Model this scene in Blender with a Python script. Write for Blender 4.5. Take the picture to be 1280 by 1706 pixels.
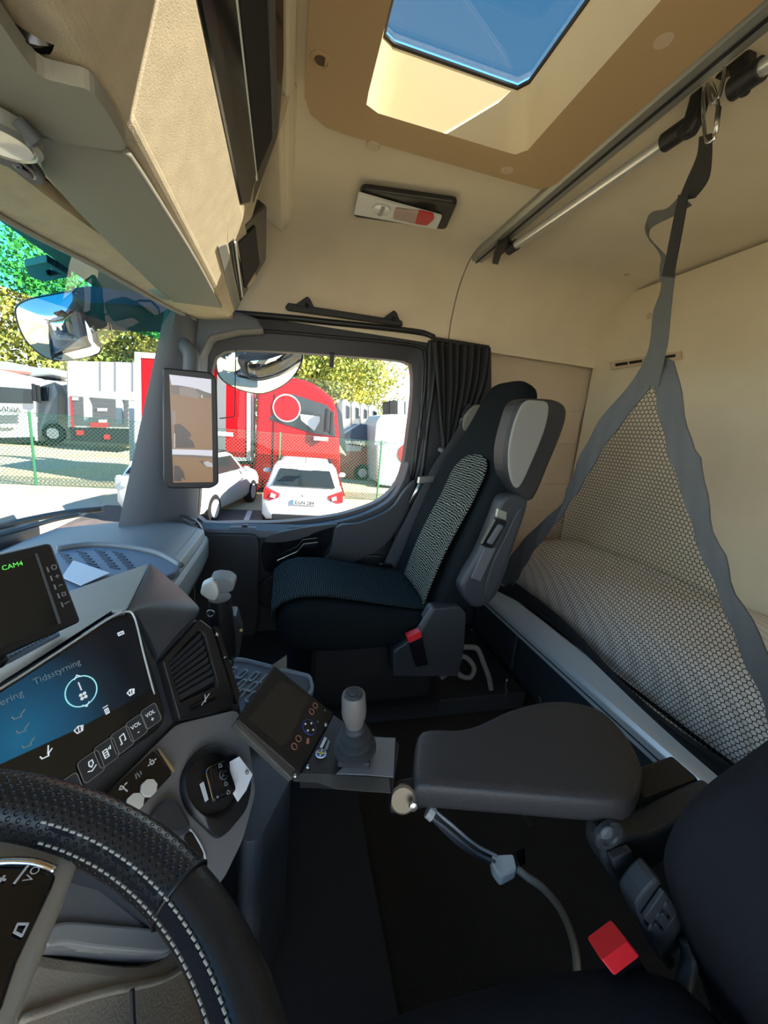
import bpy, bmesh, math, random
from mathutils import Vector, Matrix
random.seed(7)
for o in list(bpy.data.objects): bpy.data.objects.remove(o)
SC = bpy.context.scene; COL = SC.collection
V = Vector; R = math.radians
# ------------------------------------------------------------------ camera
FPX = 645.0; YAW, PITCH, ROLL = R(14.9), R(11.9), R(5.2)
_f = V((math.sin(YAW)*math.cos(PITCH), math.cos(YAW)*math.cos(PITCH), -math.sin(PITCH)))
_r0 = V((math.cos(YAW), -math.sin(YAW), 0)); _u0 = _r0.cross(_f)
_r = _r0*math.cos(ROLL) + _u0*math.sin(ROLL); _u = -_r0*math.sin(ROLL) + _u0*math.cos(ROLL)
cd = bpy.data.cameras.new('camera'); cam = bpy.data.objects.new('camera', cd); COL.objects.link(cam)
cam.matrix_world = Matrix(((_r.x, _u.x, -_f.x, 0), (_r.y, _u.y, -_f.y, 0), (_r.z, _u.z, -_f.z, 0), (0, 0, 0, 1)))
cd.sensor_fit = 'HORIZONTAL'; cd.sensor_width = 36; cd.lens = 36*FPX/1280; cd.clip_start = .02; cd.clip_end = 500
SC.camera = cam
# ------------------------------------------------------------------ sky, sun, exposure
wd = bpy.data.worlds.new('sky'); SC.world = wd; wd.use_nodes = True
nt = wd.node_tree; nt.nodes.clear()
wo = nt.nodes.new('ShaderNodeOutputWorld'); bg = nt.nodes.new('ShaderNodeBackground')
tc = nt.nodes.new('ShaderNodeTexCoord'); sx = nt.nodes.new('ShaderNodeSeparateXYZ'); cr_ = nt.nodes.new('ShaderNodeValToRGB')
nt.links.new(tc.outputs['Generated'], sx.inputs[0]); nt.links.new(sx.outputs['Z'], cr_.inputs[0])
el = cr_.color_ramp.elements
el[0].position = 0.0; el[0].color = (1.0, 1.0, 1.0, 1); el[1].position = 1.0; el[1].color = (.025, .108, .24, 1)
e = el.new(.12); e.color = (.72, .88, 1, 1)
e = el.new(.45); e.color = (.055, .17, .34, 1)
nt.links.new(cr_.outputs[0], bg.inputs[0]); bg.inputs[1].default_value = 1.65
nt.links.new(bg.outputs[0], wo.inputs[0])
SUN = V((-.74, .40, -.54)).normalized()
sl = bpy.data.lights.new('sun', 'SUN'); sl.energy = 10.0; sl.angle = R(.6); sl.color = (1, .93, .82)
so = bpy.data.objects.new('sun', sl); COL.objects.link(so); so.rotation_euler = SUN.to_track_quat('-Z', 'Y').to_euler(); so.location = (3, -3, 6)
SC.view_settings.view_transform = 'Standard'; SC.view_settings.look = 'None'; SC.view_settings.gamma = 1
SC.view_settings.use_curve_mapping = False; SC.view_settings.exposure = 1.9
# ------------------------------------------------------------------ pixel -> place on a known real plane
def ray(u, v): return (_r*(u-640) + _u*(853-v) + _f*FPX)/FPX
def P(u, v, x=None, y=None, z=None):
    d = ray(u, v)
    k = x/d.x if x is not None else (y/d.y if y is not None else z/d.z)
    return d*k
class Pl:      # a real plane: point, axes
    def __init__(s, p, h, up):
        s.p = V(p); s.h = V(h).normalized(); s.n = s.h.cross(V(up)).normalized(); s.u = s.n.cross(s.h)
    def __call__(s, u, v, d=0):
        r = ray(u, v); return r*(s.p.dot(s.n)/r.dot(s.n)) + s.n*d
    def at(s, a, b, d=0): return s.p + s.h*a + s.u*b + s.n*d
    def ab(s, q): q = q-s.p; return q.dot(s.h), q.dot(s.u)
# ------------------------------------------------------------------ materials
MATS = {}
def mat(name, c, rough=.5, metal=0, bump=0, bs=300, var=0, vs=8, c2=None, coat=0, emit=0, ec=None, trans=0, spec=.5, sheen=0):
    m = bpy.data.materials.new(name); m.use_nodes = True; MATS[name] = m
    t = m.node_tree; b = t.nodes['Principled BSDF']
    b.inputs['Base Color'].default_value = (*c, 1); b.inputs['Roughness'].default_value = rough; b.inputs['Metallic'].default_value = metal
    b.inputs['Coat Weight'].default_value = coat; b.inputs['Specular IOR Level'].default_value = spec
    if sheen: b.inputs['Sheen Weight'].default_value = sheen
    if emit:
        b.inputs['Emission Color'].default_value = (*(ec or c), 1); b.inputs['Emission Strength'].default_value = emit
    if bump or var:
        co = t.nodes.new('ShaderNodeTexCoord')
    if var:
        n = t.nodes.new('ShaderNodeTexNoise'); n.inputs['Scale'].default_value = vs; n.inputs['Detail'].default_value = 5
        t.links.new(co.outputs['Object'], n.inputs['Vector'])
        mx = t.nodes.new('ShaderNodeMix'); mx.data_type = 'RGBA'
        d = c2 or tuple(x*(1-var) for x in c)
        mx.inputs[6].default_value = (*c, 1); mx.inputs[7].default_value = (*d, 1)
        rp = t.nodes.new('ShaderNodeMapRange'); rp.inputs[1].default_value = .35; rp.inputs[2].default_value = .65
        t.links.new(n.outputs['Fac'], rp.inputs[0]); t.links.new(rp.outputs[0], mx.inputs[0]); t.links.new(mx.outputs[2], b.inputs['Base Color'])
    if bump:
        n = t.nodes.new('ShaderNodeTexNoise'); n.inputs['Scale'].default_value = bs; n.inputs['Detail'].default_value = 3
        t.links.new(co.outputs['Object'], n.inputs['Vector'])
        bp = t.nodes.new('ShaderNodeBump'); bp.inputs['Strength'].default_value = bump; bp.inputs['Distance'].default_value = .002
        t.links.new(n.outputs['Fac'], bp.inputs['Height']); t.links.new(bp.outputs[0], b.inputs['Normal'])
    return m
def glass(name, tint, refl=.06, rough=0.0):
    m = bpy.data.materials.new(name); m.use_nodes = True; t = m.node_tree; t.nodes.clear(); MATS[name] = m
    o = t.nodes.new('ShaderNodeOutputMaterial'); a = t.nodes.new('ShaderNodeBsdfTransparent'); g = t.nodes.new('ShaderNodeBsdfGlossy'); x = t.nodes.new('ShaderNodeMixShader')
    a.inputs[0].default_value = (*tint, 1); g.inputs['Roughness'].default_value = rough
    fr = t.nodes.new('ShaderNodeFresnel'); fr.inputs[0].default_value = 1.3
    mu = t.nodes.new('ShaderNodeMath'); mu.operation = 'MULTIPLY'; mu.inputs[1].default_value = refl/.02
    t.links.new(fr.outputs[0], mu.inputs[0]); mu.use_clamp = True; mn = t.nodes.new("ShaderNodeMath"); mn.operation = "MINIMUM"; mn.inputs[1].default_value = .14; t.links.new(mu.outputs[0], mn.inputs[0])
    t.links.new(mn.outputs[0], x.inputs[0]); t.links.new(a.outputs[0], x.inputs[1]); t.links.new(g.outputs[0], x.inputs[2]); t.links.new(x.outputs[0], o.inputs[0])
    return m
mat('headliner', (.76, .65, .47), .95, bump=.25, bs=500, var=.06, vs=6, sheen=.2)
mat('hatch_beige', (.50, .34, .175), .75, bump=.12, bs=900)
mat('hatch_well', (.68, .55, .33), .8, bump=.15, bs=500)
mat('lining', (.62, .49, .34), .9, bump=.2, bs=600, var=.08, vs=4)
mat('console_beige', (.63, .53, .37), .9, bump=.35, bs=450, var=.12, vs=30)
mat('visor_grey', (.27, .26, .215), .7, bump=.05, bs=700)
mat('black_plastic', (.014, .014, .016), .45, bump=.1, bs=900)
mat('gloss_black', (.008, .008, .01), .12)
mat('dark_plastic', (.035, .038, .045), .5, bump=.15, bs=900)
mat('pillar_grey', (.095, .102, .115), .6, bump=.12, bs=900)
mat('door_grey', (.024, .027, .033), .55, bump=.15, bs=900)
mat('dash_dark', (.045, .052, .065), .45, bump=.2, bs=900)
mat('dash_top', (.19, .20, .205), .6, bump=.2, bs=700)
mat('dash_light', (.33, .33, .30), .55, bump=.15, bs=700)
mat('fascia_grey', (.19, .19, .195), .5, bump=.2, bs=800)
mat('tray_blue', (.16, .20, .27), .6)
mat('silver', (.68, .68, .66), .3, metal=.6)
mat('alu', (.74, .80, .84), .34, metal=.3)
mat('alu_grey', (.34, .345, .31), .4, metal=.6)
mat('chrome', (.8, .8, .8), .1, metal=1)
mat('steel', (.55, .55, .55), .3, metal=1)
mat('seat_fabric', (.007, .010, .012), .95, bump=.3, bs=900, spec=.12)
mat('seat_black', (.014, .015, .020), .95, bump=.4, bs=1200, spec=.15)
mat('seat_plastic', (.03, .035, .042), .5, bump=.15, bs=900)
mat('vinyl_grey', (.22, .215, .20), .5, bump=.15, bs=600)
mat('vinyl_black', (.02, .02, .022), .5, bump=.2, bs=500)
mat('webbing', (.035, .04, .05), .6, bump=.3, bs=900)
mat('net_band', (.095, .096, .10), .7, bump=.3, bs=500)
mat('net_cord', (.018, .018, .02), .7)
mat('net_black', (.012, .012, .014), .8, bump=.4, bs=500)
mat('strap_black', (.018, .018, .018), .7, bump=.3, bs=700)
mat('strap_grey', (.10, .10, .095), .6, bump=.3, bs=700)
mat('curtain', (.022, .022, .024), .85, bump=.2, bs=500)
mat('carpet', (.034, .028, .024), 1, bump=1.0, bs=600, var=.5, vs=300)
mat('mat_rubber', (.02, .023, .03), .75, bump=.2, bs=400)
mat('bunk_dark', (.035, .045, .055), .55)
mat('leather', (.016, .016, .018), .35, bump=.12, bs=400)
mat('armrest_black', (.035, .033, .035), .55, bump=.35, bs=350)
mat('spoke_grey', (.40, .38, .33), .45, metal=.1)
mat('box_grey', (.10, .095, .088), .5, metal=.3, var=.15, vs=60)
mat('box_black', (.012, .012, .013), .4)
mat('knob_grey', (.13, .125, .12), .45)
mat('rubber', (.022, .025, .03), .6)
mat('bark_brown', (.10, .06, .03), .8)
mat('red_plastic', (.75, .02, .03), .4)
mat('white_plastic', (.75, .75, .70), .4)
mat('paper', (.72, .74, .78), .8)
mat('hose_grey', (.20, .21, .21), .5)
mat('cable_grey', (.27, .25, .21), .5)
mat('plate_beige', (.17, .14, .10), .4, metal=.5)
mat('print_white', (.8, .8, .8), .6)
mat('print_grey', (.3, .3, .3), .6)
mat('print_green', (.1, .8, .1), .5, emit=.16, ec=(.2, 1, .15))
mat('print_yellow', (.75, .65, .08), .5)
mat('print_blue', (.03, .10, .45), .5)
mat('print_copper', (.45, .2, .13), .4)
mat('icon_lit', (.6, .65, .7), .4, emit=.2)
mat('icon_dim', (.2, .24, .26), .4, emit=.09)
mat('ring_lit', (.4, .9, .9), .4, emit=.16, ec=(.35, .85, .9))
mat('lens_clear', (.75, .75, .72), .15, coat=.5)
mat('lens_pink', (.45, .33, .30), .2)
mat('lens_red', (.55, .03, .04), .2)
mat('mirror', (.85, .87, .88), .02, metal=1)
glass('win_glass', (.95, .97, .96), .02); glass('ws_glass', (.90, .96, .95), .06); glass('ws_tint', (.10, .62, .66), .06); glass('hatch_glass', (.52, .52, .50), .02)
# ------------------------------------------------------------------ geometry helpers
LOC = {}
def mk(name, v, f, m, parent=None, smooth=False, bevel=0, seg=2, sub=0, solid=0, label=None, kind=None, cat=None, group=None, auto=None, uv=None):
    v = [V(p) for p in v]
    me = bpy.data.meshes.new(name)
    if parent is not None: off = LOC[parent.name]
    else:
        xs = [p.x for p in v]; ys = [p.y for p in v]; zs = [p.z for p in v]
        off = V(((min(xs)+max(xs))/2, (min(ys)+max(ys))/2, min(zs)))
    me.from_pydata([tuple(p-off) for p in v], [], f)
    bm = bmesh.new(); bm.from_mesh(me); bmesh.ops.recalc_face_normals(bm, faces=bm.faces); bm.to_mesh(me); bm.free()
    me.materials.append(MATS[m] if isinstance(m, str) else m)
    if uv:
        ul = me.uv_layers.new(name='UVMap')
        for lp in me.loops: ul.data[lp.index].uv = uv[lp.vertex_index]
    o = bpy.data.objects.new(name, me); COL.objects.link(o)
    if parent is not None: o.parent = parent; LOC[o.name] = off
    else: o.location = off; LOC[o.name] = off
    if smooth:
        for p in me.polygons: p.use_smooth = True
        if auto is not None:
            md = o.modifiers.new('es', 'EDGE_SPLIT'); md.split_angle = R(auto)
    if solid: md = o.modifiers.new('so', 'SOLIDIFY'); md.thickness = solid; md.offset = 0
    if bevel:
        md = o.modifiers.new('bv', 'BEVEL'); md.width = bevel; md.segments = seg; md.limit_method = 'ANGLE'; md.angle_limit = R(35); md.harden_normals = False
    if sub:
        md = o.modifiers.new('ss', 'SUBSURF'); md.levels = sub; md.render_levels = sub
    if label: o['label'] = label
    if kind: o['kind'] = kind
    if cat: o['category'] = cat
    if group: o['group'] = group
    return o
def thing(name, label, cat, loc=(0, 0, 0), group=None, kind=None):
    o = bpy.data.objects.new(name, None); COL.objects.link(o); o.location = loc; o.empty_display_size = .05
    LOC[o.name] = V(loc)
    if kind: o['kind'] = kind
    else: o['label'] = label; o['category'] = cat
    if group: o['group'] = group
    return o
def cr(pts, n=6, closed=False):           # smooth curve through points
    pts = [V(p) for p in pts]; out = []; L = len(pts)
    rng = range(L) if closed else range(L-1)
    for i in rng:
        if closed: a, b, c, d = pts[i-1], pts[i], pts[(i+1) % L], pts[(i+2) % L]
        else: a, b, c, d = pts[max(i-1, 0)], pts[i], pts[i+1], pts[min(i+2, L-1)]
        for k in range(n):
            t = k/n
            out.append(.5*((2*b) + (c-a)*t + (2*a-5*b+4*c-d)*t*t + (3*b-a-3*c+d)*t**3))
    if not closed: out.append(pts[-1])
    return out
def rnd(pts, r, n=5):                     # round the corners of a polygon
    pts = [V(p) for p in pts]; out = []; L = len(pts)
    for i in range(L):
        a, b, c = pts[i-1], pts[i], pts[(i+1) % L]
        rr = r[i] if isinstance(r, (list, tuple)) else r
        ra = min(rr, (a-b).length*.48); rc = min(rr, (c-b).length*.48)
        s = b+(a-b).normalized()*ra; e_ = b+(c-b).normalized()*rc
        for k in range(n+1):
            t = k/n; out.append(s*(1-t)**2+b*2*t*(1-t)+e_*t*t)
    return out
class G:
    def __init__(s): s.v = []; s.f = []
    def add(s, v, f):
        b = len(s.v); s.v += [V(p) for p in v]; s.f += [tuple(i+b for i in q) for q in f]; return s
    def box(s, c, d, rot=None):
        c = V(c); d = V(d)/2; rot = rot or Matrix.Identity(3)
        v = [c+rot@V((x*d.x, y*d.y, z*d.z)) for x in (-1, 1) for y in (-1, 1) for z in (-1, 1)]
        return s.add(v, [(0, 1, 3, 2), (4, 6, 7, 5), (0, 4, 5, 1), (2, 3, 7, 6), (0, 2, 6, 4), (1, 5, 7, 3)])
    def prism(s, pts, d):
        pts = [V(p) for p in pts]; d = V(d); n = len(pts)
        return s.add(pts+[p+d for p in pts], [tuple(range(n)), tuple(range(2*n-1, n-1, -1))]+[(i, (i+1) % n, n+(i+1) % n, n+i) for i in range(n)])
    def poly(s, pts): return s.add(pts, [tuple(range(len(pts)))])
    def loft(s, rings, ca=True, cb=True, closed=True):
        n = len(rings[0]); v = [p for r in rings for p in r]; f = []
        for i in range(len(rings)-1):
            for j in range(n if closed else n-1):
                k = (j+1) % n; f.append((i*n+j, i*n+k, (i+1)*n+k, (i+1)*n+j))
        if ca: f.append(tuple(range(n-1, -1, -1)))
        if cb: f.append(tuple((len(rings)-1)*n+j for j in range(n)))
        return s.add(v, f)
    def tube(s, pts, r, n=8, closed=False):
        pts = [V(p) for p in pts]; L = len(pts); rings = []
        up = None
        for i, p in enumerate(pts):
            if closed: t = pts[(i+1) % L]-pts[i-1]
            else: t = pts[min(i+1, L-1)]-pts[max(i-1, 0)]
            t.normalize()
            if up is None: up = t.orthogonal().normalized()
            up = (up-t*up.dot(t)).normalized(); w = t.cross(up)
            rr = r[i] if isinstance(r, (list, tuple)) else r
            rings.append([p+(up*math.cos(a)+w*math.sin(a))*rr for a in [2*math.pi*k/n for k in range(n)]])
        if closed: rings.append(rings[0]); return s.loft(rings, False, False)
        return s.loft(rings)
    def cyl(s, a, b, r, r2=None, n=20): return s.tube([a, b], [r, r if r2 is None else r2], n)
    def lathe(s, c, ax, prof, n=24):      # prof: (radius, height)
        c = V(c); ax = V(ax).normalized(); e1 = ax.orthogonal().normalized(); e2 = ax.cross(e1)
        return s.loft([[c+ax*h+(e1*math.cos(2*math.pi*k/n)+e2*math.sin(2*math.pi*k/n))*max(r, 1e-4) for k in range(n)] for r, h in prof])
    def ball(s, c, r, nu=14, nv=8, rot=None):
        c = V(c); r = V(r) if hasattr(r, '__len__') else V((r, r, r)); rot = rot or Matrix.Identity(3)
        return s.loft([[c+rot@V((r.x*math.sin(t)*math.cos(a), r.y*math.sin(t)*math.sin(a), r.z*math.cos(t))) for a in [2*math.pi*k/nu for k in range(nu)]] for t in [math.pi*(i+.02)/(nv+.04) for i in range(nv+1)]])
    def ribbon(s, pts, wv, th=.002):      # strap: centre points, width vectors
        rings = []
        L = len(pts); pts = [V(p) for p in pts]
        for i, p in enumerate(pts):
            w = V(wv[i]) if isinstance(wv, list) else V(wv)
            t = (pts[min(i+1, L-1)]-pts[max(i-1, 0)]).normalized(); n = t.cross(w).normalized()*th/2
            rings.append([p-w/2-n, p+w/2-n, p+w/2+n, p-w/2+n])
        return s.loft(rings)
    def frame(s, outer, inner, d):        # solid ring between two loops of equal length, thickness d
        outer = [V(p) for p in outer]; inner = [V(p) for p in inner]; d = V(d)
        a = [outer, inner, [p+d for p in inner], [p+d for p in outer]]
        n = len(outer); v = [p for r in a for p in r]; f = []
        for i in range(4):
            for j in range(n):
                k = (j+1) % n; ii = (i+1) % 4; f.append((i*n+j, i*n+k, ii*n+k, ii*n+j))
        return s.add(v, f)
    def grid(s, fn, nu, nv):
        v = [fn(i/nu, j/nv) for i in range(nu+1) for j in range(nv+1)]
        return s.add(v, [(i*(nv+1)+j, (i+1)*(nv+1)+j, (i+1)*(nv+1)+j+1, i*(nv+1)+j+1) for i in range(nu) for j in range(nv)])
    def o(s, name, m, parent=None, **k): return mk(name, s.v, s.f, m, parent, **k)
def struct(name, g, m, **k): return g.o(name, m, None, kind='structure', **k)
def shrink(pts, k, c=None):
    pts = [V(p) for p in pts]; c = c or sum(pts, V())/len(pts); return [c+(p-c)*k for p in pts]
def resample(pts, n):
    pts = [V(p) for p in pts]; q = pts+[pts[0]]; L = [0]
    for i in range(len(pts)): L.append(L[-1]+(q[i+1]-q[i]).length)
    out = []; j = 0
    for k in range(n):
        t = L[-1]*k/n
        while L[j+1] < t: j += 1
        out.append(q[j].lerp(q[j+1], (t-L[j])/max(L[j+1]-L[j], 1e-9)))
    return out
def inset(pts, d, nrm):                   # move the outline inwards by d in its own plane
    pts = [V(p) for p in pts]; c = sum(pts, V())/len(pts); out = []
    for i, p in enumerate(pts):
        t = (pts[(i+1) % len(pts)]-pts[i-1]).normalized(); n = V(nrm).cross(t).normalized()
        if n.dot(c-p) < 0: n = -n
        out.append(p+n*d)
    return out
def text(name, body, size, org, h, up, m, parent, align='LEFT', th=.0004, shear=0):
    cu = bpy.data.curves.new('t', 'FONT'); cu.body = body; cu.size = size; cu.align_x = align; cu.shear = shear; cu.resolution_u = 2
    t = bpy.data.objects.new('t', cu); COL.objects.link(t)
    dg = bpy.context.evaluated_depsgraph_get(); me = t.evaluated_get(dg).to_mesh()
    h = V(h).normalized(); n = h.cross(V(up)).normalized(); u = n.cross(h)
    v = [V(org)+h*q.co.x+u*q.co.y+n*th for q in me.vertices]; f = [tuple(p.vertices) for p in me.polygons]
    t.evaluated_get(dg).to_mesh_clear(); bpy.data.objects.remove(t); bpy.data.curves.remove(cu)
    return mk(name, v, f, m, parent)
# ================================================================== THE CAB SHELL
ZC, YW, XB, ZF = .70, 1.70, 1.45, -1.0
# floor
g = G().box((.1, .45, ZF-.03), (2.3, 2.7, .06)); struct('floor', g, 'carpet')
# ceiling with the hatch opening
HX0, HX1, HY0, HY1 = .14, .53, .28, 1.0
g = G()
for x0, x1, y0, y1 in ((-.06, HX0, -.78, 1.46), (HX1, XB+.1, -.78, 1.46), (HX0, HX1, -.78, HY0), (HX0, HX1, HY1, 1.46)):
    g.box(((x0+x1)/2, (y0+y1)/2, ZC+.02), (x1-x0, y1-y0, .04))
ceil_ = struct('ceiling', g, 'headliner')
for (u, v) in ((601, 378), (1045, 457)):
    c = P(u, v, z=ZC-.001); G().lathe(c, (0, 0, -1), [(.012, 0), (.012, .002), (.009, .004), (0, .004)], 16).o('clip_cap', 'lining', ceil_, smooth=True, auto=30)
# side wall lining above the door, two panels with a seam
prof = cr([(0, 1.40, .70), (0, 1.50, .698), (0, 1.585, .672), (0, 1.655, .60), (0, 1.692, .50), (0, 1.70, .44), (0, 1.70, .385)], 5)
def sidepanel(x0, x1, name):
    rings = []
    for k in range(9):
        x = x0+(x1-x0)*k/8
        rings.append([V((x, p.y, p.z)) for p in prof])
    g = G().loft(rings, False, False, False)
    back = [[p+V((0, .05, .03)) for p in r] for r in rings]
    g.loft(back, False, False, False)
    for r in (0, -1): g.add(rings[r]+back[r], [(i, i+1, len(prof)+i+1, len(prof)+i) for i in range(len(prof)-1)])
    return struct(name, g, 'headliner', smooth=True, auto=60)
wr = sidepanel(-.24, .670, 'wall_right'); sidepanel(.676, XB+.1, 'wall_right_rear')
struct('wall_back_outer', G().box((XB+.09, .5, -.15), (.05, 2.7, 1.9)), 'dark_plastic')
struct('trim_1', G().box((.673, 1.56, .55), (.02, .24, .3)), 'black_plastic') if False else None
# lower lining beside the bunk
g = G().box((1.10, 1.765, -.25), (.98, .05, 1.4))
lw = struct('wall_right_lower', g, 'lining', bevel=.01)
G().prism(rnd([P(u, v, y=1.739) for u, v in ((905, 690), (968, 684), (958, 738), (893, 742))], .01), (0, -.012, 0)).o('lining_flap', 'lining', lw, bevel=.003)
G().prism(rnd([P(u, v, y=1.739) for u, v in ((880, 806), (945, 806), (925, 850), (868, 850))], .01), (0, -.008, 0)).o('lining_flap', 'lining', lw, bevel=.003)
# back wall
g = G().prism(rnd([V((XB, -.75, -1.0)), V((XB, 1.72, -1.0)), V((XB, 1.72, .69)), V((XB, -.75, .69))], [.01, .01, .07, .02], 8), (.06, 0, 0))
wb = struct('wall_back', g, 'headliner', bevel=.012, seg=3)
for (u, v) in ((1082, 526),):
    c = P(u, v, x=XB-.001); G().lathe(c, (-1, 0, 0), [(.012, 0), (.012, .002), (.009, .004), (0, .004)], 16).o('clip_cap', 'lining', wb, smooth=True, auto=30)
# unseen near side of the cab: doorway left open to let more daylight in
g = G()
yn = -.72
g.box((1.10, yn, -.1), (.84, .06, 1.8)); g.box((-.72, yn, -.3), (.44, .06, 1.4)); g.box((.2, yn, .62), (2.5, .06, .34))
struct('wall_left', g, 'lining', bevel=.01)
# outer skin: roof and floor front so no light leaks in round the lining
struct('wall_front', G().box((-.93, .45, -.78), (.06, 2.5, .66)), 'dark_plastic')
# ------------------------------------------------------------------ windscreen
hd = [V((-.60, -.72, .33)), V((-.60, .2, .33)), V((-.565, .65, .33)), P(0, 350, z=.33), P(150, 430, z=.33), P(270, 500, z=.335), V((-.33, 1.60, .335))]
hd = cr(hd, 6)
bs = [V((-.93, -.72, -.47)), V((-.93, .3, -.46)), V((-.90, .8, -.455)), P(0, 905, z=-.45), P(100, 876, z=-.44), P(195, 858, z=-.425), V((-.55, 1.76, -.42))]
bs = cr(bs, 6)
n = len(hd)
def wsrow(k): return [hd[i].lerp(bs[i], k)+V((-.05*math.sin(math.pi*k), 0, 0)) for i in range(n)]
struct('window_2', G().loft([wsrow(k/12*.86+.14) for k in range(13)], False, False, False), 'ws_glass', smooth=True)
struct('window_2_tint_band', G().loft([wsrow(k/4*.14) for k in range(5)], False, False, False), 'ws_tint', smooth=True)
# black seal along the header and header trim above
struct('trim_2', G().tube([p+V((.015, 0, .0)) for p in hd], .012, 8), 'black_plastic', smooth=True)
g = G().loft([[p+V((.0, 0, -.012)), p+V((.05, 0, -.010)), p+V((.13, 0, .006)), p+V((.13, 0, .03)), p+V((0, 0, .03))] for p in hd])
struct('trim_3', g, 'console_beige', smooth=True, auto=40)
struct('trim_3_bead', G().tube([p+V((.012, 0, -.016)) for p in hd], .006, 8), 'dash_light', smooth=True)
# outer roof front closing the space above the windscreen
g = G().loft([[p+V((-.04, 0, .02)), p+V((.12, 0, .42)), p+V((.60, 0, .46)), p+V((.60, 0, .50)), p+V((.10, 0, .46)), p+V((-.07, 0, .03))] for p in hd])
struct('roof_front', g, 'dark_plastic')
# ------------------------------------------------------------------ far A-pillar lining
La, Lb = P(286, 503, y=1.52), P(192, 866, y=1.52)
Ra, Rb = P(352, 548, y=1.67), P(326, 880, y=1.67)
rings = []
for k in range(11):
    t = k/10; l = La.lerp(Lb, t); r = Ra.lerp(Rb, t)
    l.z = r.z = La.z+.06+(Lb.z-La.z-.12)*t
    m1 = l.lerp(r, .12)+V((.02, -.022, 0)); m2 = l.lerp(r, .45)+V((.01, -.045, 0)); m3 = l.lerp(r, .85)+V((0, -.03, 0))
    rings.append([l, m1, m2, m3, r, r+V((-.01, .09, 0)), l+V((-.03, .13, 0))])
ap = struct('trim_4', G().loft(rings), 'pillar_grey', smooth=True, auto=50)
# corner cover between pillar, header and door frame
cp = [P(u, v, y=1.60) for u, v in ((262, 494), (400, 520), (430, 530), (440, 548), (395, 550), (350, 560), (330, 600), (296, 590), (290, 520))]
struct('trim_5', G().prism(cp, (0, .12, 0)), 'pillar_grey', bevel=.012, seg=3)
c = P(333, 783, y=1.565); G().lathe(c, (.25, -1, 0), [(.014, -.01), (.014, .002), (.011, .005), (0, .0055)], 18).o('screw_cover', 'pillar_grey', ap, smooth=True, auto=30)
# grab handle knob behind the mirror screen top
G().tube(cr([P(306, 575, y=1.56), P(318, 590, y=1.53), P(318, 625, y=1.52)], 5), .026, 12).o('mirror_socket', 'pillar_grey', ap, smooth=True)
# ------------------------------------------------------------------ passenger door
win = [(372, 584), (430, 582), (560, 590), (672, 600), (689, 612), (690, 660), (683, 720), (674, 780), (660, 812), (636, 835), (600, 850), (555, 862), (470, 872), (400, 873), (334, 872), (330, 840), (338, 740), (348, 640), (356, 598)]
wpts = resample(cr([P(u, v, y=1.705) for u, v in win], 5, True), 72)
# door: structure root
door = thing('door_1', None, None, (0.05, 1.70, -1.0), kind='structure')
outer = []
for p in wpts:
    q = V(p)
    q.x = .11+(p.x-.11)*1.16+(.01 if p.x > .11 else -.02); q.z = -.08+(p.z+.08)*1.0+(.118 if p.z > -.08 else -.05)
    outer.append(q)
mid = [o_.lerp(w_, .45) for o_, w_ in zip(outer, wpts)]
G().frame(outer, [p+V((0, -.0, 0)) for p in mid], (0, .06, 0)).o('window_frame', 'door_grey', door, smooth=True, bevel=.008, auto=40)
G().frame([p+V((0, .012, 0)) for p in mid], [p+V((0, .022, 0)) for p in wpts], (0, .05, 0)).o('window_reveal', 'black_plastic', door, smooth=True, auto=40)
g = G().tube([p+V((0, -.012, 0)) for p in outer], .012, 8, True); g.o('door_seal', 'black_plastic', door, smooth=True)
g = G().tube([p+V((0, -.008, 0)) for p in mid], .006, 6, True); g.o('glass_seal', 'black_plastic', door, smooth=True)
struct('window_1', G().poly([p+V((0, .045, 0)) for p in inset(wpts, -.01, (0, 1, 0))]), 'win_glass')
# lower door panel: top follows the sill
top = [P(u, v, y=1.66) for u, v in ((318, 878), (400, 880), (470, 880), (540, 874), (600, 860), (645, 838), (668, 810), (682, 770))]
bot = [V((top[-1].x+.06, 1.66, -.45)), V((.64, 1.66, -1.02)), V((-.45, 1.66, -1.02)), V((-.45, 1.66, -.46))]
G().prism(cr(top, 3)+bot, (0, .09, 0)).o('door_panel', 'door_grey', door, bevel=.012, seg=3)
# sill ledge with the lock slide
G().prism(rnd([V((-.40, 1.63, -.455)), V((-.02, 1.63, -.458)), V((.12, 1.64, -.45)), V((.12, 1.70, -.44)), V((-.40, 1.70, -.44))], .015), (0, 0, -.03)).o('sill_ledge', 'pillar_grey', door, bevel=.006)
lk = G().box(P(405, 879, z=-.436), (.10, .028, .008)).o('lock_slide', 'pillar_grey', door, bevel=.003)
G().box(P(408, 876, z=-.428), (.022, .018, .012)).o('lock_button', 'black_plastic', lk, bevel=.003)
# front block of the panel (speaker side) and armrest moulding
DP = lambda u, v, d=0: P(u, v, y=1.655-d)
G().prism(rnd([DP(322, 884), DP(428, 886), DP(434, 900), DP(432, 1040), DP(410, 1090), DP(330, 1090)], .03), (0, -.035, 0)).o('speaker_cover', 'door_grey', door, bevel=.01, seg=3)
arm = cr([DP(438, 905), DP(470, 888), DP(540, 880), DP(560, 878), DP(552, 900), DP(535, 925), DP(500, 938), DP(455, 950), DP(440, 945)], 4, True)
hr = G().prism(arm, (0, -.012, 0)).o('handle_recess', 'gloss_black', door, bevel=.005)
arm2 = cr([DP(440, 900, .02), DP(470, 884, .02), DP(548, 872, .02), DP(562, 874, .02), DP(530, 884, .02), DP(500, 896, .02), DP(470, 902, .02)], 4, True)
G().prism(arm2, (0, -.02, 0)).o('upper_moulding', 'door_grey', door, bevel=.008)
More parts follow.
